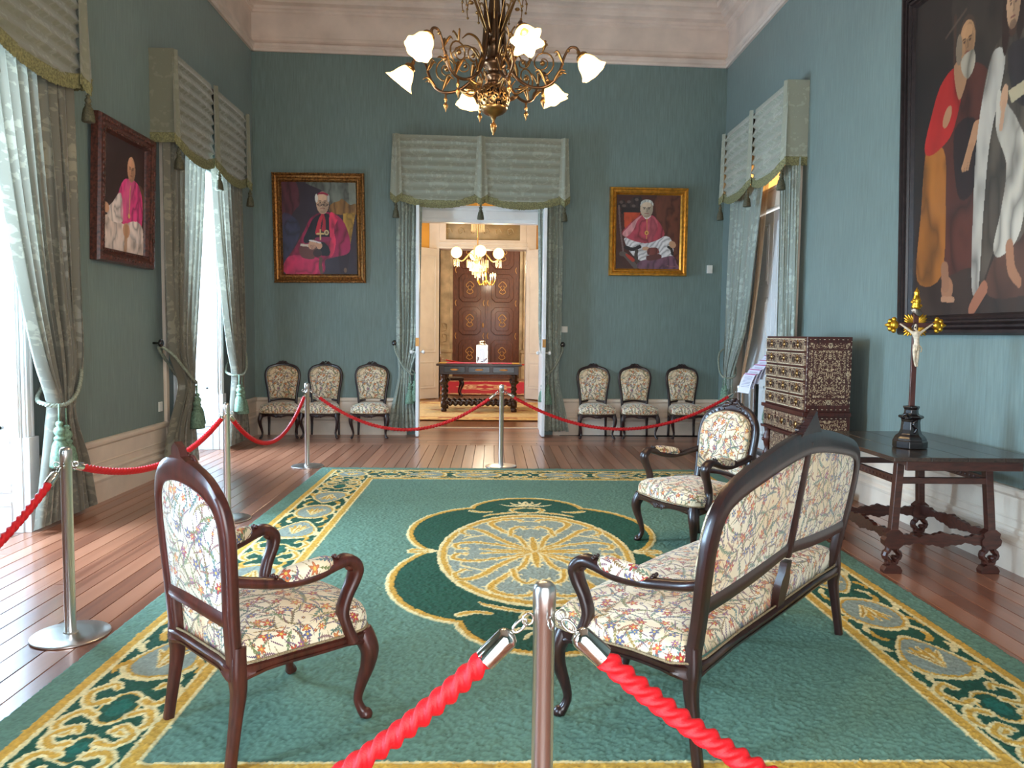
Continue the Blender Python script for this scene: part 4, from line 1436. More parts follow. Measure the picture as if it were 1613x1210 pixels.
c4.poly([(56, 50), (38, 58), (26, 78), (16, 104), (26, 112), (48, 106), (58, 96), (66, 76), (70, 60)], (196, 40, 34), fold=7, ang=.2)
c4.poly([(58, 100), (86, 100), (84, 150), (64, 152)], (28, 26, 28), k=.8)
c4.poly([(56, 48), (74, 52), (70, 70), (62, 76)], (190, 140, 100))
c4.ell(72, 33, 11, 18, (86, 66, 52)); c4.head(72, 35, 10, 16, (204, 152, 106), (70, 44, 32), -.3); c4.ell(62, 38, 4, 12, (150, 128, 104)); c4.poly([(66, 46), (80, 44), (82, 56), (74, 64), (66, 56)], (190, 176, 152), fold=30)
c4.ell(48, 86, 5, 9, (204, 146, 104), .5); c4.line([(86, 104), (78, 120), (70, 132)], (5, 4, 2), (206, 150, 108))
for q in range(3): c4.line([(78 + q * 2, 116), (70 + q * 3, 134)], 1.2, (198, 142, 100))
c4.ell(52, 226, 8, 10, (186, 128, 92)); c4.line([(48, 208), (50, 224)], 5, (176, 120, 86)); c4.line([(46, 234), (60, 235)], 2.4, (206, 150, 112))
# second figure
c4.x = (c4.x - 84) / .68 + 98
c4.poly([(150, 46), (126, 54), (112, 78), (104, 112), (100, 160), (98, 224), (112, 228), (124, 216), (140, 198), (176, 196), (196, 160), (198, 90), (184, 56)], (96, 84, 70), fold=9)
c4.poly([(128, 54), (114, 76), (102, 112), (98, 160), (98, 226), (110, 228), (116, 170), (124, 120), (140, 84), (146, 60)], (196, 186, 170), fold=11)
c4.poly([(136, 84), (150, 96), (168, 112), (186, 140), (176, 190), (146, 206), (134, 198), (146, 170), (152, 140), (134, 112)], (214, 202, 182), fold=11, ang=.1)
c4.poly([(150, 60), (170, 56), (190, 64), (196, 90), (180, 104), (160, 92)], (58, 50, 50), fold=8)
c4.ell(156, 24, 15, 27, (50, 32, 26)); c4.poly([(142, 26), (140, 50), (146, 62), (152, 44)], (56, 34, 26)); c4.poly([(168, 22), (174, 44), (166, 56), (162, 40)], (48, 30, 24))
c4.head(157, 28, 10.5, 18, (222, 174, 132), (80, 50, 38)); c4.ell(157, 45, 6, 6, (96, 64, 46), k=.6)
c4.poly([(152, 88), (196, 84), (200, 92), (158, 98)], (206, 188, 150), sm=False); c4.ell(146, 92, 6, 10, (222, 170, 130), .3); c4.line([(146, 96), (142, 112)], 3, (216, 164, 126))
c4.line([(160, 200), (164, 216), (176, 226)], (6, 6, 4), (196, 134, 96)); c4.line([(120, 228), (106, 238), (98, 244)], (6, 6, 5), (190, 120, 88))
# third figure beyond
c4.poly([(190, 60), (206, 54), (220, 60), (220, 226), (196, 220), (192, 150)], (110, 84, 54), fold=7); c4.head(208, 40, 9, 15, (196, 148, 110), (70, 44, 34)); c4.ell(208, 28, 10, 9, (70, 52, 40))
c4.c *= .55
hang('huge dark oil painting of barefoot robed figures in a black ripple frame', 'right', 5.08, 2.875, 2.30, 2.70, .15,
     [(0, 0), (0, .05), (.1, .07), (.25, .07), (.28, .05), (.38, .06), (.48, .06), (.5, .045), (.62, .055), (.7, .055), (.75, .04), (.88, .045), (1, .022)], M_bframe, c4, -.03)

# ================================================================== SEAT FURNITURE
def seat_outline(Wf, Wb, D, n=6, bow=.03):
    r = [(-Wb / 2, -D / 2), (-Wb / 4, -D / 2 - .008), (Wb / 4, -D / 2 - .008), (Wb / 2, -D / 2), (Wb / 2 + (Wf - Wb) * .28, -D * .12), (Wf / 2 - .005, D * .25), (Wf / 2 - .012, D / 2 - .05), (Wf / 2 - .06, D / 2 - .005), (Wf * .22, D / 2 + bow * .6), (0, D / 2 + bow)]
    r += [(-x, y) for x, y in r[8:3:-1]]
    return [tuple(p) for p in cat(r, n, True)]


def seat_piece(name, label, ctg, Wf, Wb, D, half, w0, lean, wood_m, fab, fabb, arms=True, sofa=False, side=False, group=None, crest='fine', zs=.0):
    """half: half outline of the back frame [(u,w)...] from seat joint to the top centre; w measured above z0"""
    T = empty(name, (0, 0, 0), 0, label, ctg, group)
    z0 = .40
    yb = -D / 2
    tl = math.tan(lean)

    def bp(u, w, d=0.):           # point of the back plane; d forward
        curve = (.0 if sofa else .03) * (1 - (u / (Wb / 2 + .03)) ** 2)
        return (u, yb - .005 - tl * w - curve + d, z0 + w)
    # --- back frame: one continuous arch + lower rail
    half = [(half[0][0], -.05)] + list(half[1:])
    fullp = [(-u, w) for u, w in half][::1] + [(u, w) for u, w in half[::-1][1:]]
    fw, fd = (.029, .021) if not side else (.020, .017)
    if sofa: fw, fd = .037, .022
    if crest == 'spade': fw, fd = .031, .022
    sz = []
    for u, w in fullp:
        k = 1 + (.22 if crest == 'fine' else .38) * max(0, (w - half[-1][1] * .8) / (half[-1][1] * .2))
        sz.append((fd, fw * k) if True else 0)
    path = [bp(u, w) for u, w in fullp]
    bf = sweep(path, sz, 16, ref=(0, 1, 0), sq=(4.5 if crest != 'fine' else 3.2), steps=7)
    # sweep frame: B = T x ref (in plane), U = along ref; swap sizes so that width lies in plane
    bf = sweep(path, [(b, a) for a, b in sz], 16, ref=(0, 1, 0), sq=(4.5 if crest != 'fine' else 3.2), steps=7)
    ux = max(u for u, w in half if w <= w0 + .12)
    ns = 7
    rail = [bp(-ux + 2 * ux * i / (ns - 1), w0 + (.022 if not sofa else .045) * math.sin(PI * i / (ns - 1)) ** 1 * (1 if not sofa else 1) + (.012 * math.cos(4 * PI * i / (ns - 1)) if sofa else 0)) for i in range(ns)]
    bf.join(sweep(rail, (fw * .92, fd * .85), 10, ref=(0, 1, 0), sq=3.0, steps=6))
    back = obj('back_frame', bf, wood_m, T, auto=50)
    # --- upholstered panel outline
    cp = cat([(u, w) for u, w in fullp], 7)
    ins = fw * .75
    cw = (w0 + half[-1][1]) / 2
    out = []
    for i, p in enumerate(cp):
        if p[1] < w0 + .015: continue
        q0, q1 = cp[max(i - 1, 0)], cp[min(i + 1, len(cp) - 1)]
        d = q1 - q0; d /= np.linalg.norm(d) + 1e-9
        nrm = np.array((d[1], -d[0]))
        out.append(tuple(p + nrm * ins))
    out = [(o_[0], max(o_[1], w0 + .02)) for o_ in out]
    x_r = out[-1][0]
    bot = [(x_r * (1 - 2 * i / 12), w0 + .018 + (.02 if not sofa else .03) * math.sin(PI * i / 12)) for i in range(1, 12)]
    out = out + bot
    if sofa:
        parts = []
        top = lambda u: max(p[1] for p in out if abs(p[0] - u) < .03)
        for s in (-1, 1):
            o1 = [p for p in out if s * p[0] > .012]
            t_ = max(p[1] for p in out if abs(p[0]) < .04)
            if s > 0:
                o1 = [(.0, t_)] + [p for p in o1] + [(.0, w0 + .045)]
            else:
                k = [i for i, p in enumerate(out) if s * p[0] > .012]
                a_ = [p for p in out[:len(out) - 11] if s * p[0] > .0]
                b_ = [p for p in bot if s * p[0] > .0]
                o1 = a_ + [(.0, t_), (.0, w0 + .045)] + b_
            parts.append(o1)
    else: parts = [out]
    for q, o1 in enumerate(parts):
        lay = [(1.0, -.004), (1.0, .030), (.985, .045), (.94, .056), (.85, .066), (.65, .074), (.35, .078)]
        obj('backrest', cushion(o1, lay, lambda x, y, h: bp(x, y, h)), fab, T)
        lay = [(1.0, -.002), (.99, -.008), (.9, -.012), (.6, -.015), (.3, -.016)]
        g = cushion(o1, lay, lambda x, y, h: bp(x, y, h))
        g.f = [f_[::-1] for f_ in g.f]
        obj('rear_panel', g, fabb, T)
        # braid along the edge
        obj('braid', sweep([bp(x, y, .036) for x, y in o1[::2]], .0042, 6, (0, 1, 0), closed=True, smoothp=False), M_braid, T)
    # --- crest
    tw = half[-1][1]
    g = Geo()
    if crest == 'spade':
        o2 = [(-.085, .0), (-.055, .012), (-.036, .018), (-.034, .032), (-.028, .048), (-.010, .058), (0, .066), (.010, .058), (.028, .048), (.034, .032), (.036, .018), (.055, .012), (.085, .0), (.05, -.012), (-.05, -.012)]
        g = plate([(x, z) for x, z in o2], .026)
    elif crest == 'sofa':
        o2 = [(-.15, -.03)]
        for i in range(8): o2 += [(-.118 + i * .014, -.0 + i * .0115), (-.113 + i * .014, .010 + i * .0115)]
        o2 += [(0, .102)] + [(-x, z) for x, z in o2[::-1]]
        g = plate(o2, .026)
    else:
        s_ = .78 if side else 1
        o2 = [(-.10, .0), (-.07, .022), (-.045, .03), (-.03, .05), (-.012, .046), (0, .060), (.012, .046), (.03, .05), (.045, .03), (.07, .022), (.10, .0), (.05, -.015), (-.05, -.015)]
        g = plate([(x * s_, z * s_) for x, z in o2], .022)
    g.v = [bp(p[0], tw + (.012 if crest == 'fine' else .030) + p[2], p[1]) for p in g.v]
    # carved flowers and leaves on the front face
    g0 = g; g = Geo()
    R = random.Random(len(label))
    k_ = (.8 if side else 1.0)
    if crest == 'sofa': k_ = 1.2
    for i in range(11):
        uu = (i - 5) / 5 * (.085 if not sofa else .15) * k_
        zz = tw + .012 + (.052 * k_ + (.03 if sofa else 0)) * (1 - abs(i - 5) / 5) * R.uniform(.35, .95)
        c_ = bp(uu, zz, .022)
        g.join(ball(c_, .013 * k_ * R.uniform(.7, 1.25), 8, 6, (1.2, .8, 1)))
    for s in (-1, 1):
        for i in range(7):
            f_ = .10 + i * .045
            j = int(len(cp) * (.5 + s * f_ * .62)); j = min(max(j, 0), len(cp) - 1)
            if not side and cp[j][1] > w0 + .2: g.join(ball(bp(cp[j][0], cp[j][1], .022), .0095 * (1 - i * .07), 6, 4, (1.8, .6, 1)))
        g.join(sweep([bp(s * .02, tw + .03, .02), bp(s * .05 * k_, tw + .045, .026), bp(s * .085 * k_, tw + .02, .022), bp(s * .12 * k_, tw + .006, .02)], (.008 * k_, .006), 6, (0, 1, 0)))
    obj('crest', g0, wood_m, T, auto=40)
    obj('crest_carving', g, wood_m, T)['kind'] = 'stuff'
    # --- seat rail with shaped apron
    ol = seat_outline(Wf, Wb, D)
    N = len(ol)
    cen = np.mean(ol, 0)
    corners = [(-Wb / 2, -D / 2), (Wb / 2, -D / 2), (Wf / 2 - .03, D / 2 - .03), (-Wf / 2 + .03, D / 2 - .03)]
    if sofa: corners += [(Wf / 6, D / 2), (-Wf / 6, D / 2)]
    v = []
    zt = .357
    for (x, y) in ol:
        dmin = min(math.hypot(x - a, y - b) for a, b in corners)
        zl = .290 + .030 * min(1, (dmin / .10)) ** .6 - (.016 if (abs(x) < .1 and y > 0) else 0) * math.cos(min(1, abs(x) / .1) * PI / 2)
        d = np.array((x, y)) - cen; d /= np.linalg.norm(d)
        for (o_, z) in ((-.002, zt), (.012, zt - .008), (.008, zt - .03), (.013, zl + .012), (.008, zl), (-.024, zl), (-.024, zt)):
            v.append((x + d[0] * o_, y + d[1] * o_ - (.014 if y < -D / 2 + .004 else 0), z))
    f = []
    for i in range(N):
        for j in range(7):
            a = i * 7 + j; b = ((i + 1) % N) * 7 + j
            a2 = i * 7 + (j + 1) % 7; b2 = ((i + 1) % N) * 7 + (j + 1) % 7
            f.append((a, b, b2, a2))
    g = Geo().add(v, f)
    for i in range(9):          # carving at the middle of the front rail
        g.join(ball(((i - 4) * .018, D / 2 + .03 + .012 - abs(i - 4) * .0015, .317 + .012 * math.cos(i * 1.7)), .011 - abs(i - 4) * .0012, 8, 5, (1, .7, 1)))
    obj('seat_frame', g, wood_m, T, auto=45)
    # --- seat cushion
    lay = [(1.0, .350), (1.014, .370), (1.016, .394), (1.0, .416), (.96, .434), (.88, .449), (.70, .464), (.42, .474), (.2, .477)]
    if side: lay = [(s_, .350 + (z_ - .350) * 1.18) for s_, z_ in lay]
    sg_ = cushion([tuple(p) for p in ol], lay)
    sg_.v = [(p[0], max(p[1], -D / 2 + .004), p[2]) for p in sg_.v]
    obj('seat', sg_, fab, T)
    pts = [(ol[i][0], ol[i][1]) for i in range(0, N, 2)]
    obj('braid', sweep([(cen[0] + (x - cen[0]) * 1.02, cen[1] + (y - cen[1]) * 1.02, .363) for x, y in pts], .0045, 6, (0, 0, 1), closed=True, smoothp=False), M_braid, T)
    # --- legs
    kl = .86 if side else 1.0
    fl = [(Wf / 2 - .035, D / 2 - .035)]
    for (x, y) in [(fl[0][0], fl[0][1]), (-fl[0][0], fl[0][1])] + ([(Wf / 6, D / 2), (-Wf / 6, D / 2)] if sofa else []):
        sx = (1 if x > 0 else -1) * (0.25 if sofa and abs(x) < Wf / 4 else 1)
        P = [(x, y, .42), (x + sx * .008, y + .010, .375), (x + sx * .020, y + .020, .32), (x + sx * .016, y + .014, .25), (x - sx * .002, y - .004, .16), (x - sx * .012, y - .012, .09), (x - sx * .002, y - .002, .04), (x + sx * .010, y + .010, .018), (x + sx * .010, y + .010, .004)]
        P = [(a_, b_, c_ * .84) for a_, b_, c_ in P]
        S = [(q * kl * 1.08) for q in (.030, .034, .031, .025, .0185, .015, .016, .022, .016)]
        g = sweep(P, S, 12, ref=(0, 1, .0), sq=2.6, steps=6)
        g.join(ball((x + sx * .030 * kl, y + .030 * kl, .272), .014 * kl, 8, 6, (1, 1, 1.5)))
        leg = obj('leg', g, wood_m, T)
        if not side: obj('castor', lathe([(.004, .0), (.013, .001), (.013, .012), (.004, .014)], 12, (x + sx * .014, y + .014, 0)), M_black, leg)
    for s in (-1, 1):
        x, y = s * (Wb / 2 - .008), yb
        kb = .5 if side else 1.
        P = [(x, y - .004, .42), (x, y - .006, .33), (x + s * .002, y - .004, .26), (x + s * .003, y - .014, .18), (x + s * .006, y - .030 * kb, .07), (x + s * .008, y - .040 * kb, .002)]
        S = [(q[0] * kl, q[1] * kl) for q in ((.026, .025), (.029, .028), (.025, .024), (.021, .020), (.018, .018), (.018, .018))]
        obj('leg', sweep(P, S, 16, ref=(0, 1, 0), sq=5, steps=6), wood_m, T, auto=50)
    # --- arms
    if arms:
        for s in (-1, 1):
            u_at = half[2][0]
            bx = s * (u_at)
            y1 = yb - tl * .27
            P = [(bx, y1 - .005, .650), (bx + s * .012, y1 + .06, .632), (s * (Wf / 2 - .035), -.10, .606), (s * (Wf / 2 - .012), .0, .614), (s * (Wf / 2 - .002), .085, .640), (s * (Wf / 2 + .0), .135, .646), (s * (Wf / 2 + .0), .170, .614), (s * (Wf / 2 - .004), .164, .568), (s * (Wf / 2 - .010), .136, .505), (s * (Wf / 2 - .014), .122, .445), (s * (Wf / 2 - .012), .136, .385), (s * (Wf / 2 - .010), .155, .335)]
            ws = (.024, .023, .025, .027, .030, .034, .037, .034, .030, .031, .036, .042)
            ds = (.019, .019, .020, .021, .022, .023, .024, .022, .020, .020, .022, .025)
            g = sweep(P, [(b, a) for a, b in zip(ws, ds)], 12, ref=(0.0, -.35, .94) if False else (s * 1.0, 0, 0), sq=2.8, steps=7)
            g.join(ball((s * (Wf / 2 + .0), .150, .628), .028, 10, 8, (.9, 1, 1)))
            arm = obj('arm', g, wood_m, T, auto=60)
            # arm pad
            def pad(u, v):
                t_ = u
                yy = -.125 + .20 * t_
                xx = s * (Wf / 2 - .040 + .040 * t_)
                zc = .612 + .028 * t_ ** 1.5 + .014
                r_ = (max(0, 1 - (2 * t_ - 1) ** 4)) ** .5
                a_ = PI * (v * 1.3 - .15)
                return (xx + .036 * r_ * math.cos(a_), yy, zc + .034 * r_ * math.sin(a_))
            obj('arm_pad', grid(16, 12, pad, lambda u, v: (u * .24 + s * .4, v * .1)), fab, arm)
            gb = Geo()
            for yy, zz in ((-.135, .636), (.085, .670)):
                for i in range(4): gb.join(ball((s * (Wf / 2 - .042 + .04 * (yy + .125) / .2) + (i - 1.5) * .011, yy, zz - .004 + .004 * (i % 2)), .0075, 6, 5))
            obj('arm_carving', gb, wood_m, arm)
    if sofa:
        # upright divider seen from behind with its flared foot
        g = sweep([bp(0, half[-1][1] + .005, -.012), bp(0, w0 + .3, -.014), bp(0, w0 + .02, -.014)], [(.020, .012), (.021, .012), (.024, .013)], 8, ref=(0, 1, 0), sq=6, steps=4)
        o2 = [(-.028, w0 + .0), (.028, w0 + .0), (.030, w0 - .05), (.045, w0 - .075), (.05, w0 - .11), (.036, -.05), (-.036, -.05), (-.05, w0 - .11), (-.045, w0 - .075), (-.030, w0 - .05)]
        p = plate(o2, .03); p.v = [bp(q[0], q[2], q[1] - .012) for q in p.v]
        g.join(p)
        obj('back_divider', g, wood_m, T, auto=40)
    return T


M_braid = plain('sand_braid', (150, 130, 98), .8, .2, 300).m
HC = [(.232, .0), (.236, .10), (.248, .26), (.255, .40), (.238, .490), (.180, .555), (.095, .590), (0, .602)]
HC2 = [(u, w * .935) for u, w in HC]
A1 = seat_piece('armchair', 'carved armchair seen from behind, standing alone on the carpet near the tall window', 'armchair', .60, .50, .52, HC, .105, math.radians(4.5), M_mah, M_fl1, M_fl2, crest='spade', group='floral open armchairs')
A1.location = (-.835, 2.885, .016); A1.rotation_euler = (0, 0, math.radians(45 - 90))
A2 = seat_piece('armchair', 'carved armchair facing the visitor, on the carpet in front of the sofa end', 'armchair', .62, .48, .52, HC2, .085, math.radians(10), M_dark, M_fl1, M_fl1, group='floral open armchairs')
A2.location = (1.40, 5.25, .016); A2.rotation_euler = (0, 0, math.atan2(-.47, -.88) - PI / 2)
HS = [(.755, .0), (.760, .10), (.785, .27), (.79, .40), (.755, .50), (.66, .555), (.45, .60), (.20, .640), (0, .655)]
S1 = seat_piece('sofa', 'two-panel floral canape sofa with pointed crest, its back to the visitor', 'sofa', 1.64, 1.55, .56, HS, .150, math.radians(9), M_dark, M_fl1, M_fl1, sofa=True, crest='sofa')
HD = [(.180, .0), (.186, .10), (.200, .24), (.226, .40), (.228, .49), (.190, .565), (.10, .600), (0, .615)]
C1 = seat_piece('side_chair', 'x', 'chair', .54, .39, .43, HD, .10, math.radians(4), M_dark, M_fl1, M_fl1, arms=False, side=True, group='armless floral side chairs along the back wall')
S1.location = (.99, 3.30, .016)
SIDES = [(-2.98, 10.77, 'armless floral side chair in the corner, shaded, next to the window curtain', .14), (-2.41, 10.81, 'armless side chair below the red-caped portrait, partly behind a rope post', -.03),
         (-1.73, 10.84, 'armless side chair nearest the doorway below the red-caped portrait', .02), (1.50, 10.98, 'armless side chair beside the wall switch and doorway curtain', -.02),
         (2.12, 11.0, 'armless side chair in the middle below the portrait in the golden frame', -.02), (2.84, 11.04, 'armless side chair half hidden behind the carved armchair, by the side door', 0.)]
for i, (x, y, lb, da) in enumerate(SIDES):
    if i == 0:
        C1['label'] = lb; C1.location = (x, y, 0); C1.rotation_euler = (0, 0, PI + da)
    else:
        dup(C1, None, loc=(x, y, 0), rz=PI + BANG + da, label=lb)
S1.rotation_euler = (0, 0, math.atan2(.66, -.75) - PI / 2)


# ================================================================== ROPE BARRIER
POST_H = .93
POSTS = [('near post', (.125, 1.72), 'closest steel rope post, in front of the sofa'), ('w', (-2.05, 3.69), 'steel rope post on the boards beside the large near curtain'),
         ('w', (-2.09, 6.02), 'steel rope post directly behind the carved back of the lone armchair'), ('w', (-2.04, 8.42), 'steel rope post at the far carpet corner before the side chairs'),
         ('w', (.105, 8.50), 'steel rope post standing before the open doorway'), ('w', (2.90, 8.85), 'steel rope post beside the leaflet stand, behind the facing armchair'),
         ('w', (-2.2, 1.55), 'steel rope post by the window behind the visitor'), ('w', (2.35, 1.45), 'steel rope post by the wall behind the visitor')]


def post(x, y, label):
    T = empty('rope_post', (x, y, 0), 0, label, 'stanchion', 'brushed steel rope posts')
    g = lathe([(.172, 0), (.177, .003), (.177, .008), (.172, .012), (.10, .016), (.034, .018), (.030, .024), (.001, .024)], 48)
    obj('base', g, M_steel, T, auto=40)
    obj('pole', lathe([(.0255, .02), (.0255, POST_H - .07), (.027, POST_H - .068), (.027, POST_H - .02), (.024, POST_H - .009), (.016, POST_H - .002), (.001, POST_H)], 28), M_steel, T, auto=40)
    for k in range(4):
        a = k * PI / 2 + .3
        c = np.array((.040 * math.cos(a), .040 * math.sin(a), POST_H - .085))
        P = [tuple(c + .0135 * np.array((math.cos(q) * math.cos(a), math.cos(q) * math.sin(a), math.sin(q)))) for q in np.linspace(0, 2 * PI, 14)[:-1]]
        obj('rope_eye', sweep(P, .0028, 6, (-math.sin(a), math.cos(a), 0), closed=True, smoothp=False), M_chrome, T)
    return T


for _, (x, y), lb in POSTS:
    if _ == 'near post': P0 = post(x, y, lb)
    else: dup(P0, None, loc=(x, y, 0), label=lb)


def rope(p, q, zlow, label, r=.0165, near=False):
    T = empty('barrier_rope', ((p[0] + q[0]) / 2, (p[1] + q[1]) / 2, zlow - .02), 0, label, 'rope', 'twisted red barrier ropes')
    off = np.array((*T.location[:2], T.location[2]))
    p, q = np.array(p, float), np.array(q, float)
    d = (q - p); L = np.linalg.norm(d); e = d / L
    zt = POST_H - .085
    sag = (zt - zlow) * 4
    def at(t): return np.array((*(p + e * (.045 + (L - .09) * t)), zt - .006 - sag * t * (1 - t)))
    LL0 = L - .09
    tc = .085 / LL0
    slen = L * (1 + (sag / L) ** 2 / 6)
    tt = np.linspace(tc, 1 - tc, int(slen / (.005 if near else .007)))
    pts = [tuple(at(t) - off) for t in tt]
    tw = 2 * PI / .040 if near else 2 * PI / .036
    pf = lambda a, LL: 1 + .26 * math.cos(3 * a - LL * tw)
    obj('twisted_cord', sweep(pts, r, 18 if near else 12, (0, 0, 1), prof=pf, smoothp=False), M_rope, T)
    for s0, s1 in ((0, 1), (1, 0)):
        sg = 1 if s1 > s0 else -1
        a, b = at(s0 + sg * .028 / LL0) - off, at(s0 + sg * .092 / LL0) - off
        ax = Vector(tuple(b - a)); ln = ax.length
        m = Matrix.Translation(tuple(a)) @ ax.to_track_quat('Z', 'Y').to_matrix().to_4x4()
        k = r / .0165
        obj('end_cap', lathe([(.001, 0), (.008 * k, .001), (.015 * k, .006), (.0185 * k, .012), (.0205 * k, .018), (.0205 * k, ln), (.018 * k, ln + .002)], 20, m=m), M_chrome, T, auto=40)
        c = at(s0 + sg * .012 / LL0) - off
        dirv = np.array(tuple(ax.normalized())); side = np.cross(dirv, (e[1], -e[0], 0)); side /= np.linalg.norm(side)
        P = [tuple(c + dirv * .020 * math.cos(k_) + side * .010 * math.sin(k_)) for k_ in np.linspace(0, 2 * PI, 15)[:-1]]
        obj('snap_hook', sweep(P, .0036, 7, (e[1], -e[0], 0), closed=True, smoothp=False), M_chrome, T)


def PT(i): return POSTS[i][1]


rope(PT(0), PT(6), .27, 'red twisted rope running from the closest post toward the window behind the visitor', r=.022, near=True)
rope(PT(0), PT(7), .35, 'red twisted rope sloping down in front of the sofa leg from the closest post', r=.022, near=True)
rope(PT(1), PT(6), .46, 'red rope leaving the near window-side post toward the visitor')
rope(PT(1), PT(2), .66, 'red rope sagging in front of the skirting beside the large curtain')
rope(PT(2), PT(3), .46, 'red rope sagging before the corner side chair')
rope(PT(3), PT(4), .42, 'long red rope sagging before the doorway curtain and the open doorway')
rope(PT(4), PT(5), .42, 'long red rope sagging before the side chairs near the switch')

# ================================================================== CONSOLE TABLE, CRUCIFIX, CABINET
TB = empty('console_table', (2.875, 5.12, 0), 0, 'dark oak console table with wavy carved stretchers against the side wall', 'table')
tx0, tx1, ty0, ty1, tz = -.455, .455, -.64, .64, .78
g = Geo()
for i in range(4):
    a = tx0 + (tx1 - tx0) * i / 4
    pl = box(a + .001, a + (tx1 - tx0) / 4 - .001, ty0, ty1, tz - .025, tz)
    obj('top_board', pl, M_tabtop, TB, smooth=False, bevel=.0025)
g = Geo(); box(-.36, .36, ty0 + .03, ty0 + .055, tz - .085, tz - .025, g); box(-.36, .36, ty1 - .055, ty1 - .03, tz - .085, tz - .025, g)
box(-.35, -.325, ty0 + .05, ty1 - .05, tz - .06, tz - .025, g); box(.325, .35, ty0 + .05, ty1 - .05, tz - .06, tz - .025, g)
obj('apron', g, M_table, TB, smooth=False, bevel=.003)
lx, ly = .315, .40


def wavy(p, q, zc, th=.03):
    """flat stretcher with scalloped edges"""
    n = 64
    p, q = np.array(p), np.array(q); d = q - p; L = np.linalg.norm(d); e = d / L; nn = np.array((-e[1], e[0]))
    top = []; bot = []
    for i in range(n + 1):
        t = i / n
        big = .018 * math.cos(2 * PI * t * 2) + .008 * math.cos(2 * PI * t * 6)
        sc = .007 * abs(math.sin(PI * t * 15))
        hh = .030 + big * .6 + sc
        top.append((t, zc + hh)); bot.append((t, zc - hh * .95))
    v = []
    for s in (-1, 1):
        for t, z in top + bot[::-1]:
            pt = p + d * t + nn * s * th / 2
            v.append((pt[0], pt[1], z))
    m = len(top) + len(bot); f = []
    for i in range(n):
        a = i; b = i + 1; c = m - 2 - i; dd = m - 1 - i
        f.append((a, b, c, dd)); f.append((a + m, dd + m, c + m, b + m))
    for i in range(m): f.append((i, i + m, (i + 1) % m + m, (i + 1) % m))
    return Geo().add(v, f)


for sx in (-1, 1):
    for sy in (-1, 1):
        x0, y0, x1, y1 = sx * (lx - .035), sy * (ly - .02), sx * lx, sy * ly
        v = []
        for (x, y, z, w) in ((x0, y0, tz - .028, .024), (x1, y1, .27, .024)):
            v += [(x - w, y - w, z), (x + w, y - w, z), (x + w, y + w, z), (x - w, y + w, z)]
        g = Geo().add(v, [(0, 1, 2, 3), (7, 6, 5, 4)] + [(i, i + 4, (i + 1) % 4 + 4, (i + 1) % 4) for i in range(4)])
        leg = obj('leg', g, M_table, TB, smooth=False, bevel=.003)
        # carved scroll foot: ring with a hole on a block
        P = [(x1, y1, .165)]
        ring = [(x1 + .042 * math.cos(a) + (.006 * math.cos(5 * a)), y1, .115 + .052 * math.sin(a) + .004 * math.sin(7 * a)) for a in np.linspace(0, 2 * PI, 25)[:-1]]
        g = sweep(ring, [(.026, .017)] * len(ring), 8, ref=(0, 1, 0), closed=True, sq=4, smoothp=False)
        g = sweep(ring, [(.017, .026)] * len(ring), 8, ref=(0, 1, 0), closed=True, sq=4, smoothp=False)
        g.join(plate([(x1 - .055, .0), (x1 + .055, .0), (x1 + .06, .02), (x1 + .045, .045), (x1 + .02, .058), (x1 - .02, .058), (x1 - .045, .045), (x1 - .06, .02)], .055, Matrix.Translation((0, y1, 0))))
        g.join(plate([(x1 - .03, .16), (x1 + .03, .16), (x1 + .06, .185), (x1 + .065, .215), (x1 + .05, .235), (x1 + .055, .26), (x1 + .025, .285), (x1 - .025, .285), (x1 - .055, .26), (x1 - .05, .235), (x1 - .065, .215), (x1 - .06, .185)], .055, Matrix.Translation((0, y1, 0))))
        g.join(ball((x1 + .015, y1, .098), .018, 10, 8, (1, 1.6, 1)))
        obj('scroll_foot', g, M_table, leg, smooth=False, bevel=.002)
for sy in (-1, 1): obj('stretcher', wavy((-lx, sy * ly), (lx, sy * ly), .215), M_table, TB, smooth=False)
for sx in (-1, 1): obj('stretcher', wavy((sx * lx, -ly), (sx * lx, ly), .235), M_table, TB, smooth=False)
for sy in (-1, 1): obj('rail', box(-lx + .01, lx - .01, sy * (ly - .008) - .014, sy * (ly - .008) + .014, .575, .615), M_table, TB, smooth=False, bevel=.002)
for sx in (-1, 1):
    g = box(sx * (lx - .015) - .014, sx * (lx - .015) + .014, -ly, ly, .575, .62)
    for i in range(16): g.join(ball((sx * (lx - .015) - .015, -ly + .05 + i * .047, .597), .010, 6, 4, (.4, 1.3, 1)))
    obj('rail', g, M_table, TB, smooth=False, bevel=.002)

# crucifix on the table
CZ = .782
CR = empty('crucifix', (2.745, 4.90, CZ), math.radians(-8), 'standing crucifix with ivory figure and gilt finials on a black pedestal, on the console table', 'crucifix')
oc = lambda r: r
g = lathe([(.105, 0), (.105, .045), (.098, .05), (.098, .06), (.088, .075), (.070, .09), (.060, .12), (.056, .17), (.060, .19), (.074, .195), (.078, .205), (.070, .212), (.050, .218), (.044, .225), (.042, .25), (.050, .262), (.050, .272), (.030, .276)], 8, m=Matrix.Rotation(PI / 8, 4, 'Z'))
obj('pedestal', g, M_black, CR, smooth=False, bevel=.004)
g = sweep([(0, -.062, .10), (.012, -.068, .13), (-.010, -.066, .16), (.008, -.064, .18)], .008, 6); g.join(box(-.062, -.03, -.075, -.06, .19, .205)); g.join(sweep([(-.03, -.05, .205), (-.055, -.065, .225), (-.07, -.05, .21)], (.007), 6))
obj('carved_scrolls', g, M_black, CR)
g = box(-.0165, .0165, -.010, .010, .27, .90)
obj('upright', g, M_mah, CR, smooth=False, bevel=.002)
obj('crossbar', box(-.115, .115, -.011, .009, .785, .815), M_mah, CR, smooth=False, bevel=.002)
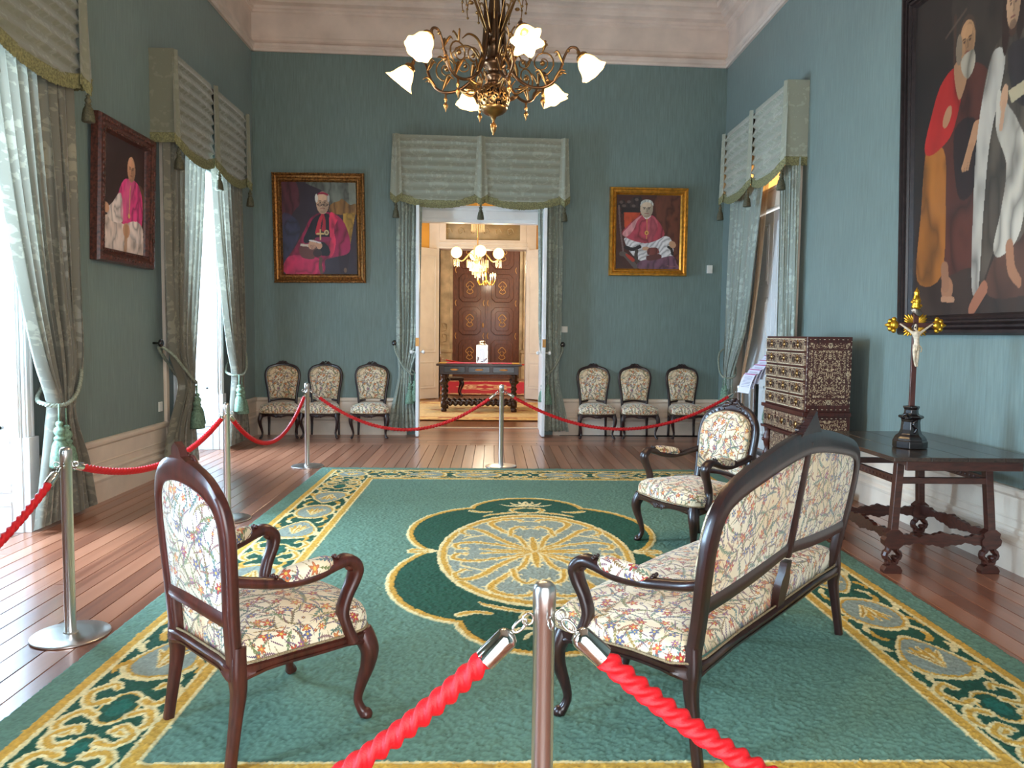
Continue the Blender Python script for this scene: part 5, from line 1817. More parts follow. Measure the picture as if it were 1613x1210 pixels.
for (cx, cz, dx, dz) in ((-.13, .80, -1, 0), (.13, .80, 1, 0)):
    g = Geo()
    g.join(ball((cx, 0, cz), .030, 10, 8, (1, .6, 1)))
    for k in range(5):
        a = (k - 2) * .75 + (0 if dx > 0 else PI)
        g.join(ball((cx + .034 * math.cos(a), 0, cz + .036 * math.sin(a)), .017, 8, 6, (1, .6, 1)))
    g.join(ball((cx + dx * .048, 0, cz), .008, 8, 6, (1.6, .6, 1)))
    obj('gilt_finial', g, M_gold, CR)
g = Geo()
for a0 in (PI / 4, 3 * PI / 4, 5 * PI / 4, 7 * PI / 4):
    for k in range(5):
        a = a0 + (k - 2) * .2; L = .095 - abs(k - 2) * .010
        g.join(sweep([(.02 * math.cos(a), .004, .80 + .02 * math.sin(a)), (L * .7 * math.cos(a), .002, .80 + L * .7 * math.sin(a)), (L * math.cos(a), .004, .80 + L * math.sin(a))], [(.005, .003), (.009, .004), (.003, .002)], 6, (0, 1, 0)))
obj('gilt_rays', g, M_gold, CR)
g = lathe([(.004, .90), (.026, .905), (.030, .92), (.022, .935), (.026, .945), (.028, .96), (.018, .985), (.014, 1.0), (.018, 1.01), (.012, 1.025), (.005, 1.035), (.001, 1.045)], 12)
for k in range(6): g.join(ball((.026 * math.cos(k), -.004 + .012 * math.sin(k), .925 + .008 * k), .011, 8, 6))
obj('gilt_finial', g, M_gold, CR)
obj('scroll_plate', sweep([(-.028, -.008, .885), (-.01, -.016, .895), (.01, -.014, .875), (.03, -.008, .888)], (.018, .004), 8, (0, 1, 0)), Mat('tarnished_silver', (150, 140, 130), .35, 1.).m, CR)


def skin_body(name, joints, bones, radii, mat, parent, lv=2):
    me = bpy.data.meshes.new(name)
    me.from_pydata(joints, bones, []); me.update()
    o = bpy.data.objects.new(name, me); COL.objects.link(o); o.parent = parent
    sk = o.modifiers.new('skin', 'SKIN')
    if not me.skin_vertices: me.attributes.new('skin', 'FLOAT', 'POINT')
    for v_, r_ in zip(me.skin_vertices[0].data, radii):
        v_.radius = (r_, r_) if not isinstance(r_, tuple) else r_
        v_.use_root = False
    me.skin_vertices[0].data[0].use_root = True
    o.modifiers.new('sub', 'SUBSURF').render_levels = lv
    o.modifiers['sub'].levels = lv
    me.materials.append(mat)
    return o


try:
    J = [(0.004, -.026, .655), (0, -.030, .70), (-.002, -.030, .745), (-.010, -.032, .772), (-.018, -.042, .792),
         (.022, -.028, .750), (.055, -.024, .775), (.090, -.018, .802), (.104, -.016, .808),
         (-.026, -.028, .750), (-.058, -.024, .775), (-.092, -.018, .802), (-.104, -.016, .808),
         (.012, -.030, .645), (.004, -.048, .595), (.012, -.026, .548), (.008, -.034, .528),
         (-.010, -.030, .645), (-.016, -.048, .598), (-.002, -.028, .552), (.002, -.036, .530)]
    Bn = [(0, 1), (1, 2), (2, 3), (3, 4), (2, 5), (5, 6), (6, 7), (7, 8), (2, 9), (9, 10), (10, 11), (11, 12), (0, 13), (13, 14), (14, 15), (15, 16), (0, 17), (17, 18), (18, 19), (19, 20)]
    Rd = [.018, .0165, (.021, .015), .0085, .014, .0095, .0075, .0055, .006, .0095, .0075, .0055, .006, .0125, .0095, .0065, .006, .0125, .0095, .0065, .006]
    M_ivory = plain('ivory', (216, 196, 168), .45, .08, 60).m
    FG = skin_body('ivory_figure', J, Bn, Rd, M_ivory, CR)
    g = ball((-.018, -.046, .797), .0125, 12, 9, (.85, 1, 1.15)); g.join(ball((-.018, -.058, .795), .003, 6, 4, (.8, 1, 1.6)))
    g.join(ball((-.0225, -.0565, .799), .0016, 6, 4)); g.join(ball((-.0135, -.0565, .799), .0016, 6, 4))
    obj('face', g, M_ivory, FG)
    g = ball((-.019, -.041, .800), .0150, 12, 9, (.95, 1, 1.1)); g.join(sweep([(-.006, -.042, .800), (-.004, -.040, .785), (-.006, -.036, .772)], .005, 6)); g.join(sweep([(-.031, -.040, .800), (-.033, -.038, .785), (-.030, -.036, .772)], .005, 6)); g.join(ball((-.019, -.052, .784), .006, 8, 6))
    obj('hair', g, M_dark, FG)
    def cl(u, v):
        a = 2 * PI * u
        return (.002 + (.021 + .003 * math.sin(a * 5 + v * 6)) * math.cos(a) * (1 - .1 * v), -.028 + (.0195 + .003 * math.sin(a * 6)) * math.sin(a), .672 - .034 * v + .005 * math.sin(a))
    g = grid(40, 8, cl); g.join(sweep([(.018, -.04, .668), (.028, -.044, .65), (.026, -.042, .625)], (.006, .004), 6))
    obj('loincloth', g, plain('ivory_cloth', (190, 170, 138), .5, .15, 80).m, FG)
except Exception as ex:
    print('FIGURE FAIL', ex)

# inlaid cabinet on stand
def inlay(name, dens, thr, sc):
    M = Mat(name, rough=.35, coat=.3)
    x, y, _ = M.xyz(M.coord('UV'))
    x = x.abs()
    n = M.noise(M.vec(x * 1.0, y * 1.0), sc, 2.2, .5)
    s = ((n * dens) * 6.2832).sin().abs()
    m = s.lt(thr, .09)
    n2 = M.noise(M.vec(x + 5., y), sc * 1.6, 1.5)
    m = m * (1 - n2.lt(.44, .02))
    M.color(M.mix((70, 26, 18), (200, 176, 142), m))
    return M.m


M_inA = inlay('bone_inlay_side', 3.4, .55, 26)
M_inB = inlay('bone_inlay_drawer', 3.0, .62, 34)
M_bone = plain('bone', (214, 196, 164), .4, .08, 40).m
CBM = empty('cabinet', (3.01, 7.25, 0), -PI / 2, 'tall inlaid chest of drawers with bone scrollwork, standing behind the console table', 'cabinet')
# local x along the wall (+x = toward the visitor), local y = into the wall ... front faces -y
CBM.rotation_euler = (0, 0, -PI / 2)
hwC, dC = .50, .21


def face(g, mat, name, parent, cx, cz, axis='x'):
    g.uv = [((p[0] if axis == 'x' else p[1]) - cx, p[2] - cz + 3) for p in g.v]
    return obj(name, g, mat, parent, smooth=False, bevel=.0015)


# the front looks along -X world: local -y maps to world -x
body = Geo(); box(-hwC, hwC, -dC + .012, dC, .82, 1.50, body)
ub = obj('upper_chest', body, M_mah, CBM, smooth=False, bevel=.003)
body = Geo(); box(-hwC - .03, hwC + .03, -dC - .02, dC, .785, .82, body); box(-hwC - .01, hwC + .01, -dC + .005, dC, .60, .785, body); box(-hwC - .03, hwC + .03, -dC - .02, dC, .575, .60, body)
box(-hwC + .10, hwC - .10, -dC + .04, dC, .08, .575, body); box(-hwC, hwC, -dC, dC, .03, .09, body)
obj('stand', body, M_mah, CBM, smooth=False, bevel=.003)
rows, cols = 5, 3
pw, ph = (2 * hwC - .03) / cols, (.66) / rows
for r in range(rows):
    for c in range(cols):
        x0 = -hwC + .015 + c * pw; z0 = .832 + r * ph
        g = box(x0 + .010, x0 + pw - .010, -dC - .004, -dC + .02, z0 + .010, z0 + ph - .012)
        dr = face(g, M_inB, 'drawer', CBM, x0 + pw / 2, z0 + ph / 2)
        gb = Geo()
        for q in ((x0 + .010, x0 + pw - .010, z0 + .010, z0 + .018), (x0 + .010, x0 + pw - .010, z0 + ph - .020, z0 + ph - .012)): box(q[0], q[1], -dC - .006, -dC - .003, q[2], q[3], gb)
        obj('bone_edging', gb, M_bone, dr, smooth=False)
        g = lathe([(.030, 0), (.028, .004), (.012, .007), (.008, .012), (.001, .014)], 12, m=Matrix.Translation((x0 + pw / 2, -dC - .004, z0 + ph / 2)) @ Matrix.Rotation(PI / 2, 4, 'X'))
        g.join(ball((x0 + pw / 2, -dC - .008, z0 + ph / 2 + .03), .010, 8, 6, (1, .5, 1.3)))
        obj('lock_plate', g, M_brass, dr)
        for s in (-1, 1):
            g = Geo()
            cx = x0 + pw / 2 + s * .075
            P = [(cx + .022 * math.cos(a), -dC - .012, z0 + ph / 2 - .004 + .022 * math.sin(a)) for a in np.linspace(0, 2 * PI, 13)[:-1]]
            g.join(sweep(P, .0035, 5, (0, 1, 0), closed=True, smoothp=False))
            obj('ring_pull', g, M_dark, dr)
for c in range(3):
    pw2 = (2 * hwC) / 3
    x0 = -hwC + c * pw2
    g = box(x0 + .012, x0 + pw2 - .012, -dC - .006, -dC + .02, .612, .772)
    dr = face(g, M_inB, 'drawer', CBM, x0 + pw2 / 2, .69)
    g = lathe([(.036, 0), (.032, .004), (.012, .007), (.001, .014)], 12, m=Matrix.Translation((x0 + pw2 / 2, -dC - .006, .69)) @ Matrix.Rotation(PI / 2, 4, 'X'))
    obj('lock_plate', g, M_brass, dr)
    for s in (-1, 1):
        g = Geo()
        P = [(x0 + pw2 / 2 + s * .09 + .026 * math.cos(a), -dC - .014, .69 + .026 * math.sin(a)) for a in np.linspace(0, 2 * PI, 13)[:-1]]
        g.join(sweep(P, .0038, 5, (0, 1, 0), closed=True, smoothp=False))
        obj('ring_pull', g, M_dark, dr)
for c in range(2):
    x0 = -hwC + .11 + c * .39
    g = box(x0 + .01, x0 + .38, -dC + .028, -dC + .05, .12, .55)
    face(g, M_inB, 'inlaid_door', CBM, x0 + .19, .33)
for s in (-1, 1):       # carved figure posts of the stand
    g = lathe([(.03, .09), (.034, .13), (.024, .17), (.03, .22), (.042, .28), (.036, .33), (.026, .36), (.036, .40), (.048, .45), (.044, .49), (.030, .52), (.036, .56), (.04, .575)], 14, (s * (hwC - .05), -dC + .03, 0))
    g.join(ball((s * (hwC - .05), -dC - .01, .45), .022)); g.join(ball((s * (hwC - .05), -dC - .005, .30), .018))
    obj('carved_post', g, M_mah, CBM)
# inlaid side panels
for s in (-1, 1):
    X0 = s * hwC
    g = box(min(X0, X0 + s * .004), max(X0, X0 + s * .004), -dC + .075, dC - .055, .95, 1.38)
    sp = face(g, M_inA, 'side_panel', CBM, .01, 1.16, 'y')
    g = Geo()
    for (a, b, c, d) in ((-dC + .03, dC - .02, .885, .935), (-dC + .03, dC - .02, 1.395, 1.445), (-dC + .03, -dC + .065, .945, 1.385), (dC - .045, dC - .015, .945, 1.385)):
        box(min(X0, X0 + s * .003), max(X0, X0 + s * .003), a, b, c, d, g)
    face(g, M_inA, 'inlaid_border', CBM, .01, 1.16, 'y')
    g = box(min(X0, X0 + s * .013), max(X0, X0 + s * .013), -dC + .03, dC - .03, .635, .75)
    face(g, M_inA, 'inlaid_border', CBM, 0, .69, 'y')
    g = Geo()
    for yy in (-dC + .015, dC - .008):
        for i in range(13): g.join(ball((X0 + s * .002, yy, .86 + i * .05), .007, 6, 4, (.3, .6, 1.6 if i % 2 else .8)))
    for zz in (.845, 1.475, .765, .62):
        for i in range(9): g.join(ball((X0 + s * (.002 if zz > .8 else .012), -dC + .04 + i * .042, zz), .007, 6, 4, (.3, 1.6 if i % 2 else .8, .6)))
    for (yy, zz) in ((0.01, .91), (0.01, 1.42), (-dC + .047, 1.165), (dC - .03, 1.165)):
        P = [(X0 + s * .005, yy + .019 * math.cos(a), zz + .019 * math.sin(a)) for a in np.linspace(0, 2 * PI, 15)[:-1]]
        g.join(sweep(P, .0022, 5, (1, 0, 0), closed=True, smoothp=False))
        for k in range(6): g.join(ball((X0 + s * .004, yy + .010 * math.cos(k * PI / 3), zz + .010 * math.sin(k * PI / 3)), .004, 5, 4, (.4, 1, 1)))
    obj('bone_ornament', g, M_bone, CBM)

# leaflet stand beside the far right rope post
LS = empty('leaflet_stand', (3.02, 8.62, 0), math.radians(20), 'dark floor stand holding fanned pale information sheets by the side door', 'stand')
g = box(-.02, .02, -.015, .015, .02, 1.15); g.join(lathe([(.15, 0), (.15, .012), (.02, .02)], 28))
obj('pole', g, M_black, LS, auto=40)
M_paper = Mat('lavender_white_paper', (222, 222, 238), .6).m
M_mag = Mat('magenta_band', (178, 40, 120), .6).m
M_ink = Mat('grey_print', (130, 130, 150), .7).m
for i in range(7):
    T_ = empty('information_sheet', (3.02, 8.62, 0), math.radians(20), 'x', 'leaflet', 'fanned information sheets on the stand')
    T_['label'] = ('lowest', 'second lowest', 'third lowest', 'middle', 'third highest', 'second highest', 'highest')[i] + ' pale magenta-banded sheet in the fan on the dark stand'
    bx, bz = -.22 + i * .055, .86 + i * .052
    def sh(u, v): return (bx + .02 * u + .17 * v * (.6 + .2 * i / 7) , -.05 - .012 * i + .22 * (u - .5) * 1.0, bz + .36 * v - .14 * v * v)
    T_.location = (3.0, 8.6, 0)
    obj('sheet', grid(3, 10, sh), M_paper, T_)
    def mb(u, v): p = sh(u, .84 + .07 * v); return (p[0] - .002, p[1] - .002, p[2] + .001)
    obj('magenta_band', grid(3, 2, mb), M_mag, T_)
    g = Geo()
    for k in range(9):
        def tl_(u, v, k=k): p = sh(.12 + .7 * u, .2 + .06 * k + .018 * v); return (p[0] - .0015, p[1] - .001, p[2] + .001)
        g.join(grid(2, 1, tl_))
    obj('printed_lines', g, M_ink, T_)

# switch, thermostat, socket
fr = frame_on('back', 1.055)
o = obj('light_switch', box(-.045, .045, 0, .012, 1.52, 1.61).join(box(-.03, .03, .012, .018, 1.535, 1.595)), M_plastic, smooth=False, bevel=.003); o.location = fr[0]; o.rotation_euler = (0, 0, fr[1])
tag(o, 'small white switch plate beside the doorway curtain', 'switch')
fr = frame_on('back', 3.20)
o = obj('thermostat', box(-.05, .03, 0, .03, 2.42, 2.54).join(box(-.03, .01, .03, .036, 2.44, 2.47)), M_plastic, smooth=False, bevel=.006); o.location = fr[0]; o.rotation_euler = (0, 0, fr[1])
tag(o, 'small white sensor box high in the corner by the side door curtain', 'sensor')
o = obj('wall_socket', box(-.04, .04, 0, .012, .655, .755).join(box(-.025, .025, .012, .016, .675, .735)), M_plastic, smooth=False, bevel=.003); o.location = (XL, 7.90, 0); o.rotation_euler = (0, 0, -PI / 2)
tag(o, 'small white wall socket above the skirting beside the cream batten', 'socket')

# ================================================================== MAIN CHANDELIER
M_shade = Mat('glowing_amber_glass', (255, 226, 170), .4); M_shade.emit((255, 204, 122), 2.4); M_shade = M_shade.m
CHX, CHY = -.01, 5.25
CH = empty('chandelier', (CHX, CHY, 0), 0, 'large bronze six-armed chandelier with lit tulip shades hanging over the carpet', 'chandelier')
g = lathe([(.001, 2.83), (.007, 2.836), (.006, 2.845), (.016, 2.86), (.022, 2.885), (.020, 2.905), (.008, 2.915), (.010, 2.93), (.022, 2.955), (.045, 2.966), (.068, 2.978), (.088, 2.996), (.096, 3.012), (.090, 3.02)], 28)
obj('lower_finial', g, M_brass, CH)
# pierced ball
def bl(u, v):
    a = 2 * PI * u; b = PI * (.08 + .68 * v)
    return (.106 * math.cos(a) * math.sin(b), .106 * math.sin(a) * math.sin(b), 3.075 + .106 * math.cos(b))
g = Geo()
nv_, nu_ = 26, 72
R = np.random.default_rng(3)
U, V = np.meshgrid(np.linspace(0, 8, nu_), np.linspace(0, 3, nv_))
nz = np.abs(np.sin(smooth_noise(np.abs((U % 2) - 1) * 3 + 2, V * 1.6 + 2, 2.4, 8, 2) * 18))
G_ = grid(nu_, nv_, bl)
keep = []
for j in range(nv_):
    for i in range(nu_):
        if j < 2 or j > nv_ - 4 or nz[j, i] > .42: keep.append(G_.f[j * nu_ + i])
G_.f = keep
o = obj('pierced_ball', G_, M_brass, CH); sm = o.modifiers.new('s', 'SOLIDIFY'); sm.thickness = .004
obj('dark_hollow_fill', ball((0, 0, 3.075), .088, 20, 14), M_black, CH)  # black ball fills the hollow, standing in for its inner shade
g = lathe([(.070, 3.165), (.035, 3.175), (.028, 3.20), (.050, 3.215), (.055, 3.23), (.036, 3.24), (.040, 3.265), (.075, 3.285), (.082, 3.30), (.078, 3.315), (.050, 3.33), (.040, 3.36), (.052, 3.40), (.055, 3.43), (.045, 3.46), (.034, 3.475), (.046, 3.49), (.05, 3.51), (.038, 3.525), (.036, 3.56), (.040, 3.66), (.030, 3.80), (.040, 3.82), (.045, 3.85), (.034, 3.87), (.026, 3.95), (.026, 4.3), (.05, 4.32), (.02, 4.36), (.014, 4.5), (.014, 6.2), (.09, 6.3), (.12, 6.44)], 24)
obj('central_column', g, M_bronze, CH)
for k in range(3):
    a = math.radians(30 + 120 * k)
    obj('suspension_tube', sweep([(.085 * math.cos(a), .085 * math.sin(a), 3.42), (.07 * math.cos(a), .07 * math.sin(a), 3.62), (.072 * math.cos(a), .072 * math.sin(a), 4.2), (.05 * math.cos(a), .05 * math.sin(a), 4.9)], .0125, 10, (.1, .9, .1)), M_bronze, CH)


def rz_(a, pts): return [(r * math.cos(a) - t * math.sin(a), r * math.sin(a) + t * math.cos(a), z) for r, t, z in pts]


def spiral(a, rc, zc, R0, turns, s0, t=0, thick=.006, dirn=1):
    P = []
    for i in range(int(turns * 14) + 1):
        q = s0 + dirn * 2 * PI * i / 14
        rr = R0 * (1 - .75 * i / (turns * 14))
        P.append((rc + rr * math.cos(q), t, zc + rr * math.sin(q)))
    return sweep(rz_(a, P), [(thick * (1 - .4 * i / len(P))) for i in range(len(P))], 6, (-math.sin(a), math.cos(a), 0), smoothp=False)


ANG = [math.radians(-13 + 60 * k) for k in range(6)]
for k, a in enumerate(ANG):
    ref = (-math.sin(a), math.cos(a), 0)
    main = rz_(a, [(.055, 0, 3.62), (.075, 0, 3.40), (.13, 0, 3.24), (.22, 0, 3.155), (.32, 0, 3.13), (.40, 0, 3.16), (.45, 0, 3.24), (.475, 0, 3.32), (.51, 0, 3.375), (.55, 0, 3.375), (.572, 0, 3.345)])
    g = sweep(main, [.012, .0115, .011, .0105, .0105, .010, .0095, .009, .009, .009, .010], 10, ref)
    arm = obj('arm', g, M_bronze, CH)
    g = Geo()
    g.join(spiral(a, .33, 3.29, .085, 1.6, -PI / 2, 0, .0065, 1))
    g.join(spiral(a, .20, 3.30, .065, 1.3, PI, 0, .0055, -1))
    g.join(sweep(rz_(a, [(.10, 0, 3.34), (.16, 0, 3.42), (.24, 0, 3.43), (.30, 0, 3.385)]), [.008, .009, .007, .003], 6, ref))
    g.join(sweep(rz_(a, [(.25, 0, 3.15), (.16, 0, 3.10), (.12, 0, 3.14), (.15, 0, 3.19)]), [.008, .008, .006, .003], 6, ref))
    # acanthus leaves on the arm
    for (r0, z0, dr, dz) in ((.36, 3.14, -.05, .10), (.40, 3.16, .06, .07), (.24, 3.15, -.06, -.03), (.47, 3.27, -.04, .08), (.16, 3.21, -.02, .09), (.33, 3.36, .02, .06)):
        for t_ in (-.012, .012):
            g.join(sweep(rz_(a, [(r0, 0, z0), (r0 + dr * .5, t_, z0 + dz * .6), (r0 + dr, t_ * 2.2, z0 + dz), (r0 + dr * 1.5, t_ * 2.4, z0 + dz * .85)]), [(.004, .007), (.010, .005), (.008, .004), (.002, .002)], 6, ref))
    for (rr, zz, q) in ((.33, 3.29, .018), (.20, 3.30, .014), (.45, 3.215, .014), (.50, 3.36, .013)): g.join(ball(rz_(a, [(rr, 0, zz)])[0], q, 8, 6))
    obj('scrollwork', g, M_brass, arm)
    px, py, _z = rz_(a, [(.335, 0, 0)])[0]
    obj('pendant_drop', lathe([(.001, 3.00), (.004, 3.005), (.003, 3.012), (.013, 3.03), (.016, 3.045), (.010, 3.058), (.004, 3.065), (.009, 3.078), (.012, 3.09), (.006, 3.10), (.008, 3.125)], 12, (px, py, 0)), M_brass, arm)
    # cup and tulip shade pointing outward and down
    cx, cy, cz = rz_(a, [(.575, 0, 3.335)])[0]
    d = Vector((math.cos(a) * .62, math.sin(a) * .62, -.78)).normalized()
    m = Matrix.Translation((cx, cy, cz)) @ d.to_track_quat('Z', 'Y').to_matrix().to_4x4()
    obj('shade_cup', lathe([(.010, -.02), (.014, -.01), (.012, 0), (.030, .008), (.040, .02), (.042, .032), (.034, .036), (.030, .03)], 20, m=m), M_brass, arm)
    tw_ = (lambda aa, zz: 1 + (.16 * math.cos(6 * aa)) * max(0, (zz - .07) / .07)) if k % 2 else (lambda aa, zz: 1 + .05 * math.cos(8 * aa))
    obj('glass_shade', lathe([(.032, .03), (.046, .048), (.058, .070), (.064, .092), (.068, .114), (.076, .136), (.090, .154), (.092, .158), (.074, .138), (.062, .11), (.03, .05)], 36, m=m, cap=False, twist=tw_), M_shade, arm)
    b = Vector((cx, cy, cz)) + d * .22
    point('chandelier_bulb', (b.x + CHX, b.y + CHY, b.z), 12, (1, .72, .42), .05)
# upper flower sprays
g = Geo()
for k in range(6):
    a = ANG[k] + .5
    for sg in (-1, 1):
        P = rz_(a + sg * .25, [(.05, 0, 3.50), (.10, 0, 3.62), (.15, 0, 3.74), (.19, 0, 3.76), (.215, 0, 3.70), (.21, 0, 3.64)])
        g.join(sweep(P, [.006, .006, .005, .005, .004, .003], 6, (-math.sin(a), math.cos(a), 0)))
        for q in P[1:]: g.join(ball(q, .009, 6, 5))
    g.join(ball(rz_(a, [(.16, 0, 3.68)])[0], .018, 8, 6, (1, 1, .6)))
obj('flower_spray', g, M_brass, CH)

# ================================================================== THINGS IN THE ROOMS BEYOND
T2 = empty('writing_table', (-.25, 14.62, 0), 0, 'dark carved table with twisted legs and three drawers standing in the next room', 'table')
obj('table_top', box(-.80, .80, -.42, .42, .88, .92), M_dark, T2, smooth=False, bevel=.008)
obj('drawer_case', box(-.74, .74, -.37, .37, .72, .88), M_dark, T2, smooth=False, bevel=.004)
for i in range(3):
    x0 = -.66 + i * .46
    d_ = obj('drawer', box(x0, x0 + .40, -.385, -.36, .755, .865), M_black, T2, smooth=False, bevel=.006)
    obj('drawer_pull', ball((x0 + .2, -.39, .81), .018, 12, 6, (4.5, .4, 1)), M_inlay, d_)
tws = lambda k: (lambda a, z: 1 + .24 * math.cos(2 * a - z * k))
for sx in (-1, 1):
    for sy in (-1, 1):
        pr = [(.045, 0), (.055, .03), (.055, .07), (.03, .09)] + [(.06, .10), (.06, .2)] + [(.045, .21 + i * .012) for i in range(26)] + [(.04, .53), (.085, .56), (.09, .59), (.05, .62), (.06, .66), (.07, .70), (.06, .72)]
        obj('leg', lathe(pr, 16, (sx * .66, sy * .30, 0), twist=lambda a, z: 1 + (.22 * math.cos(a - z * 70) if .2 < z < .53 else 0)), M_dark, T2)
for sy in (-1, 1):
    P = [(-.62 + 1.24 * i / 110, sy * .30, .17) for i in range(111)]
    obj('stretcher', sweep(P, .040, 12, (0, 0, 1), prof=lambda a, L: 1 + .4 * math.cos(a - L * 62), smoothp=False), M_dark, T2)
for sx in (-1, 1):
    P = [(sx * .66, -.26 + .52 * i / 50, .17) for i in range(51)]
    obj('stretcher', sweep(P, .036, 10, (0, 0, 1), prof=lambda a, L: 1 + .35 * math.cos(a - L * 62), smoothp=False), M_dark, T2)
rn = obj('table_runner', box(-.74, .74, -.20, .20, 0, .006), plain('magenta_velvet', (196, 34, 96), .7, .1, 20).m, smooth=False)
rn.location = (-.25, 14.55, .921); tag(rn, 'magenta velvet runner lying on the carved table in the next room', 'runner')
for s in (-1, 1): obj('gold_end', box(min(s * .62, s * .76), max(s * .62, s * .76), -.21, .21, .004, .010), M_gold, rn, smooth=False)
LN = empty('glass_lantern', (-.20, 14.5, .928), 0, 'silver glass-sided lantern standing on the carved table in the next room', 'lantern')
M_silver = Mat('silvered_metal', (206, 206, 200), .25, .9).m
g = Geo(); box(-.11, .11, -.11, .11, 0, .02, g); box(-.11, .11, -.11, .11, .33, .345, g)
for sx in (-1, 1):
    for sy in (-1, 1): box(sx * .1 - .01, sx * .1 + .01, sy * .1 - .01, sy * .1 + .01, .02, .33, g)
obj('frame', g, M_silver, LN, smooth=False, bevel=.002)
g = Geo(); box(-.09, .09, -.105, -.10, .02, .33, g); box(-.09, .09, .10, .105, .02, .33, g); box(-.105, -.10, -.09, .09, .02, .33, g); box(.10, .105, -.09, .09, .02, .33, g)
obj('glass_pane', g, M_glass, LN, smooth=False)
obj('lid', lathe([(.10, .345), (.07, .36), (.055, .38), (.06, .41), (.05, .42), (.001, .42)], 20), M_silver, LN, auto=40)
obj('paper_card', box(-.05, .05, -.02, -.01, .04, .26), M_paper, LN, smooth=False)


def rug(name, x0, x1, y0, y1, z, base, border, accent, label, mrows=2):
    nu, nv = 150, 120
    u = np.linspace(-1, 1, nu)[None, :].repeat(nv, 0); v = np.linspace(-1, 1, nv)[:, None].repeat(nu, 1)
    w, h = (x1 - x0) / 2, (y1 - y0) / 2
    t = np.minimum(w - np.abs(u) * w, h - np.abs(v) * h)
    c = np.zeros(u.shape + (3,)) + s2l(base)
    n = smooth_noise(np.abs(u) * 3 + 2, np.abs(v) * 3 + 2, 4, 12, 3)
    c[(t < .45)] = s2l(border); c[(t < .45) & (n > .54)] = s2l(accent); c[(t < .04)] = s2l(accent); c[(t > .42) & (t < .46)] = s2l(accent)
    e = np.hypot(u * w / (w * .42), v * h / (h * .42)); wv = 1 + .12 * np.cos(8 * np.arctan2(v, u))
    c[(e < wv)] = s2l(border); c[(e < wv * .85)] = s2l(accent); c[(e < wv * .75) & (n > .45)] = s2l(border); c[(e < wv * .4)] = s2l(base)
    c *= (.85 + .3 * rng.random(u.shape))[..., None]
    P = np.stack([u * w, v * h, np.full(u.shape, .012)], -1)
    o = paint_mesh(name, P, c, bpy.data.materials['wool_carpet'])
    o.location = ((x0 + x1) / 2, (y0 + y1) / 2, z)
    return tag(o, label, 'rug')


rug('rug', -2.6, 2.1, 12.95, 16.35, .002, (206, 186, 140), (214, 190, 130), (176, 120, 80), 'pale cream patterned rug under the carved table in the next room')
rug('rug', -1.9, 1.5, 18.3, 23.6, .002, (176, 20, 52), (214, 180, 140), (170, 60, 60), 'crimson patterned rug in the farthest room')


def far_chandelier(name, x, y, z, label, n, r, kind):
    T = empty(name, (x, y, 0), 0, label, 'chandelier')
    mb = M_gold if kind == 'candle' else M_brass_l
    obj('stem', lathe([(.012, z - .1), (.02, z), (.012, z + .1), (.012, 5.0)] if kind != 'candle' else [(.01, z - .2), (.03, z - .12), (.02, z), (.01, z + .1), (.008, 5.0)], 10), mb, T)
    for k in range(n):
        a = 2 * PI * k / n + .15
        c, s = math.cos(a), math.sin(a)
        P = [(.03 * c, .03 * s, z - .06), (r * .35 * c, r * .35 * s, z + (.06 if kind != 'candle' else -.12)), (r * .7 * c, r * .7 * s, z - .08 if kind != 'candle' else z - .17), (r * c, r * s, z - .05)]
        arm = obj('arm', sweep(P, .011, 8, (0, 0, 1)), mb, T)
        if kind == 'candle':
            obj('candle', lathe([(.012, z - .05), (.012, z + .05)], 8, (r * c, r * s, 0)), M_white, arm)
            obj('flame_bulb', lathe([(.006, z + .05), (.022, z + .08), (.024, z + .10), (.012, z + .135), (.001, z + .16)], 10, (r * c, r * s, 0)), M_flame, arm)
        else:
            obj('globe', ball((r * c, r * s, z + .07), .105, 18, 12), M_globe, arm)
            g = Geo()
            for q in range(10):
                b = 2 * PI * q / 10
                box(r * c + .05 * math.cos(b) - .006, r * c + .05 * math.cos(b) + .006, r * s + .05 * math.sin(b) - .006, r * s + .05 * math.sin(b) + .006, z - .19 + .02 * (q % 2), z - .06, g)
            obj('crystal_drops', g, M_crystal, arm, smooth=False)
    return T


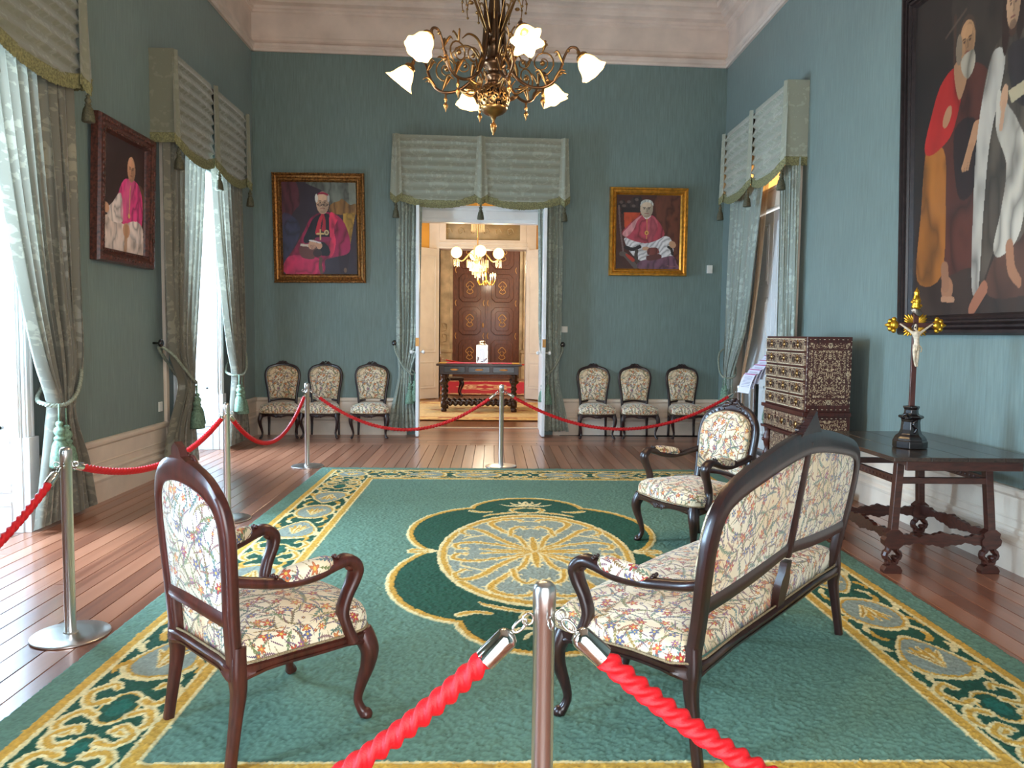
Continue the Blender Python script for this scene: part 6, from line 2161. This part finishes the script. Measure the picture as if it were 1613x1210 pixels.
M_brass_l = Mat('pale_brass', (226, 196, 140), .3, .8).m
M_globe = Mat('lit_opal_globe', (255, 236, 180), .4); M_globe.emit((255, 222, 140), 2.2); M_globe = M_globe.m
M_flame = Mat('lit_candle_bulb', (255, 236, 180), .4); M_flame.emit((255, 206, 90), 8); M_flame = M_flame.m
M_crystal = Mat('crystal_glass', (236, 224, 196), .08, .15, spec=1.).m
K2 = far_chandelier('chandelier', -.30, 14.5, 2.93, 'crystal chandelier with opal globe lamps hanging in the next room', 4, .40, 'globe')
for i, (rr, zz, n) in enumerate(((.20, 2.80, 26), (.15, 2.73, 20), (.10, 2.66, 14), (.05, 2.6, 8), (.12, 3.50, 20), (.07, 3.02, 12))):
    g = Geo()
    for q in range(n):
        b = 2 * PI * q / n; hh = .13 if i < 4 else (.20 if i == 4 else .22)
        box(rr * math.cos(b) - .007, rr * math.cos(b) + .007, rr * math.sin(b) - .007, rr * math.sin(b) + .007, zz - hh * .5, zz + hh * .5, g)
    obj('crystal_tier', g, M_crystal, K2, smooth=False)
far_chandelier('chandelier', -.20, 21.0, 2.98, 'small gilt candle chandelier glowing in the farthest room', 7, .25, 'candle')
for q in ((-.7, 14.5, 3.0), (.1, 14.5, 3.0)): point('next_room_lamp', (q[0], q[1], 2.6), 32, (1, .78, .46), .12)
point('next_room_lamp', (-.3, 13.4, 4.0), 40, (1, .78, .46), .2)
point('end_room_lamp', (-.2, 21.0, 3.3), 90, (1, .84, .62), .15)
point('end_room_lamp', (1.8, 22.5, 3.6), 120, (1, .9, .75), .3)
# rope barrier and reading board in the farthest room
P6 = dup(P0, None, loc=(-1.30, 18.9, 0), label='steel rope post in the farthest room, seen past the open door leaf')
dup(P0, None, loc=(1.6, 19.0, 0), label='steel rope post in the farthest room, hidden by the other door leaf')
rope((-1.30, 18.9), (1.6, 19.0), .70, 'red rope crossing the farthest room above the crimson rug')
RB = empty('reading_board', (-1.42, 18.2, 0), .3, 'tilted pale text board on a post in the farthest room', 'board')
obj('post', box(-.015, .015, -.015, .015, 0, 1.0), M_steel, RB, smooth=False)
g = box(-.17, .17, -.004, .004, -.22, .22); g.tf(Matrix.Translation((0, 0, 1.18)) @ Matrix.Rotation(-.5, 4, 'X'))
obj('text_panel', g, M_paper, RB, smooth=False)
# a cabriole-legged stool glimpsed behind the carved table
ST = empty('footstool', (-.95, 17.95, 0), .2, 'dark cabriole-legged stool glimpsed between the legs of the carved table', 'stool')
obj('seat', box(-.25, .25, -.2, .2, .38, .46), M_dark, ST, smooth=False, bevel=.02)
for sx in (-1, 1):
    for sy in (-1, 1): obj('leg', sweep([(sx * .2, sy * .15, .39), (sx * .23, sy * .18, .3), (sx * .18, sy * .13, .12), (sx * .22, sy * .17, .01)], [.03, .032, .018, .026], 8, (0, 1, 0)), M_dark, ST)
print('SCENE BUILT', len(bpy.data.objects))
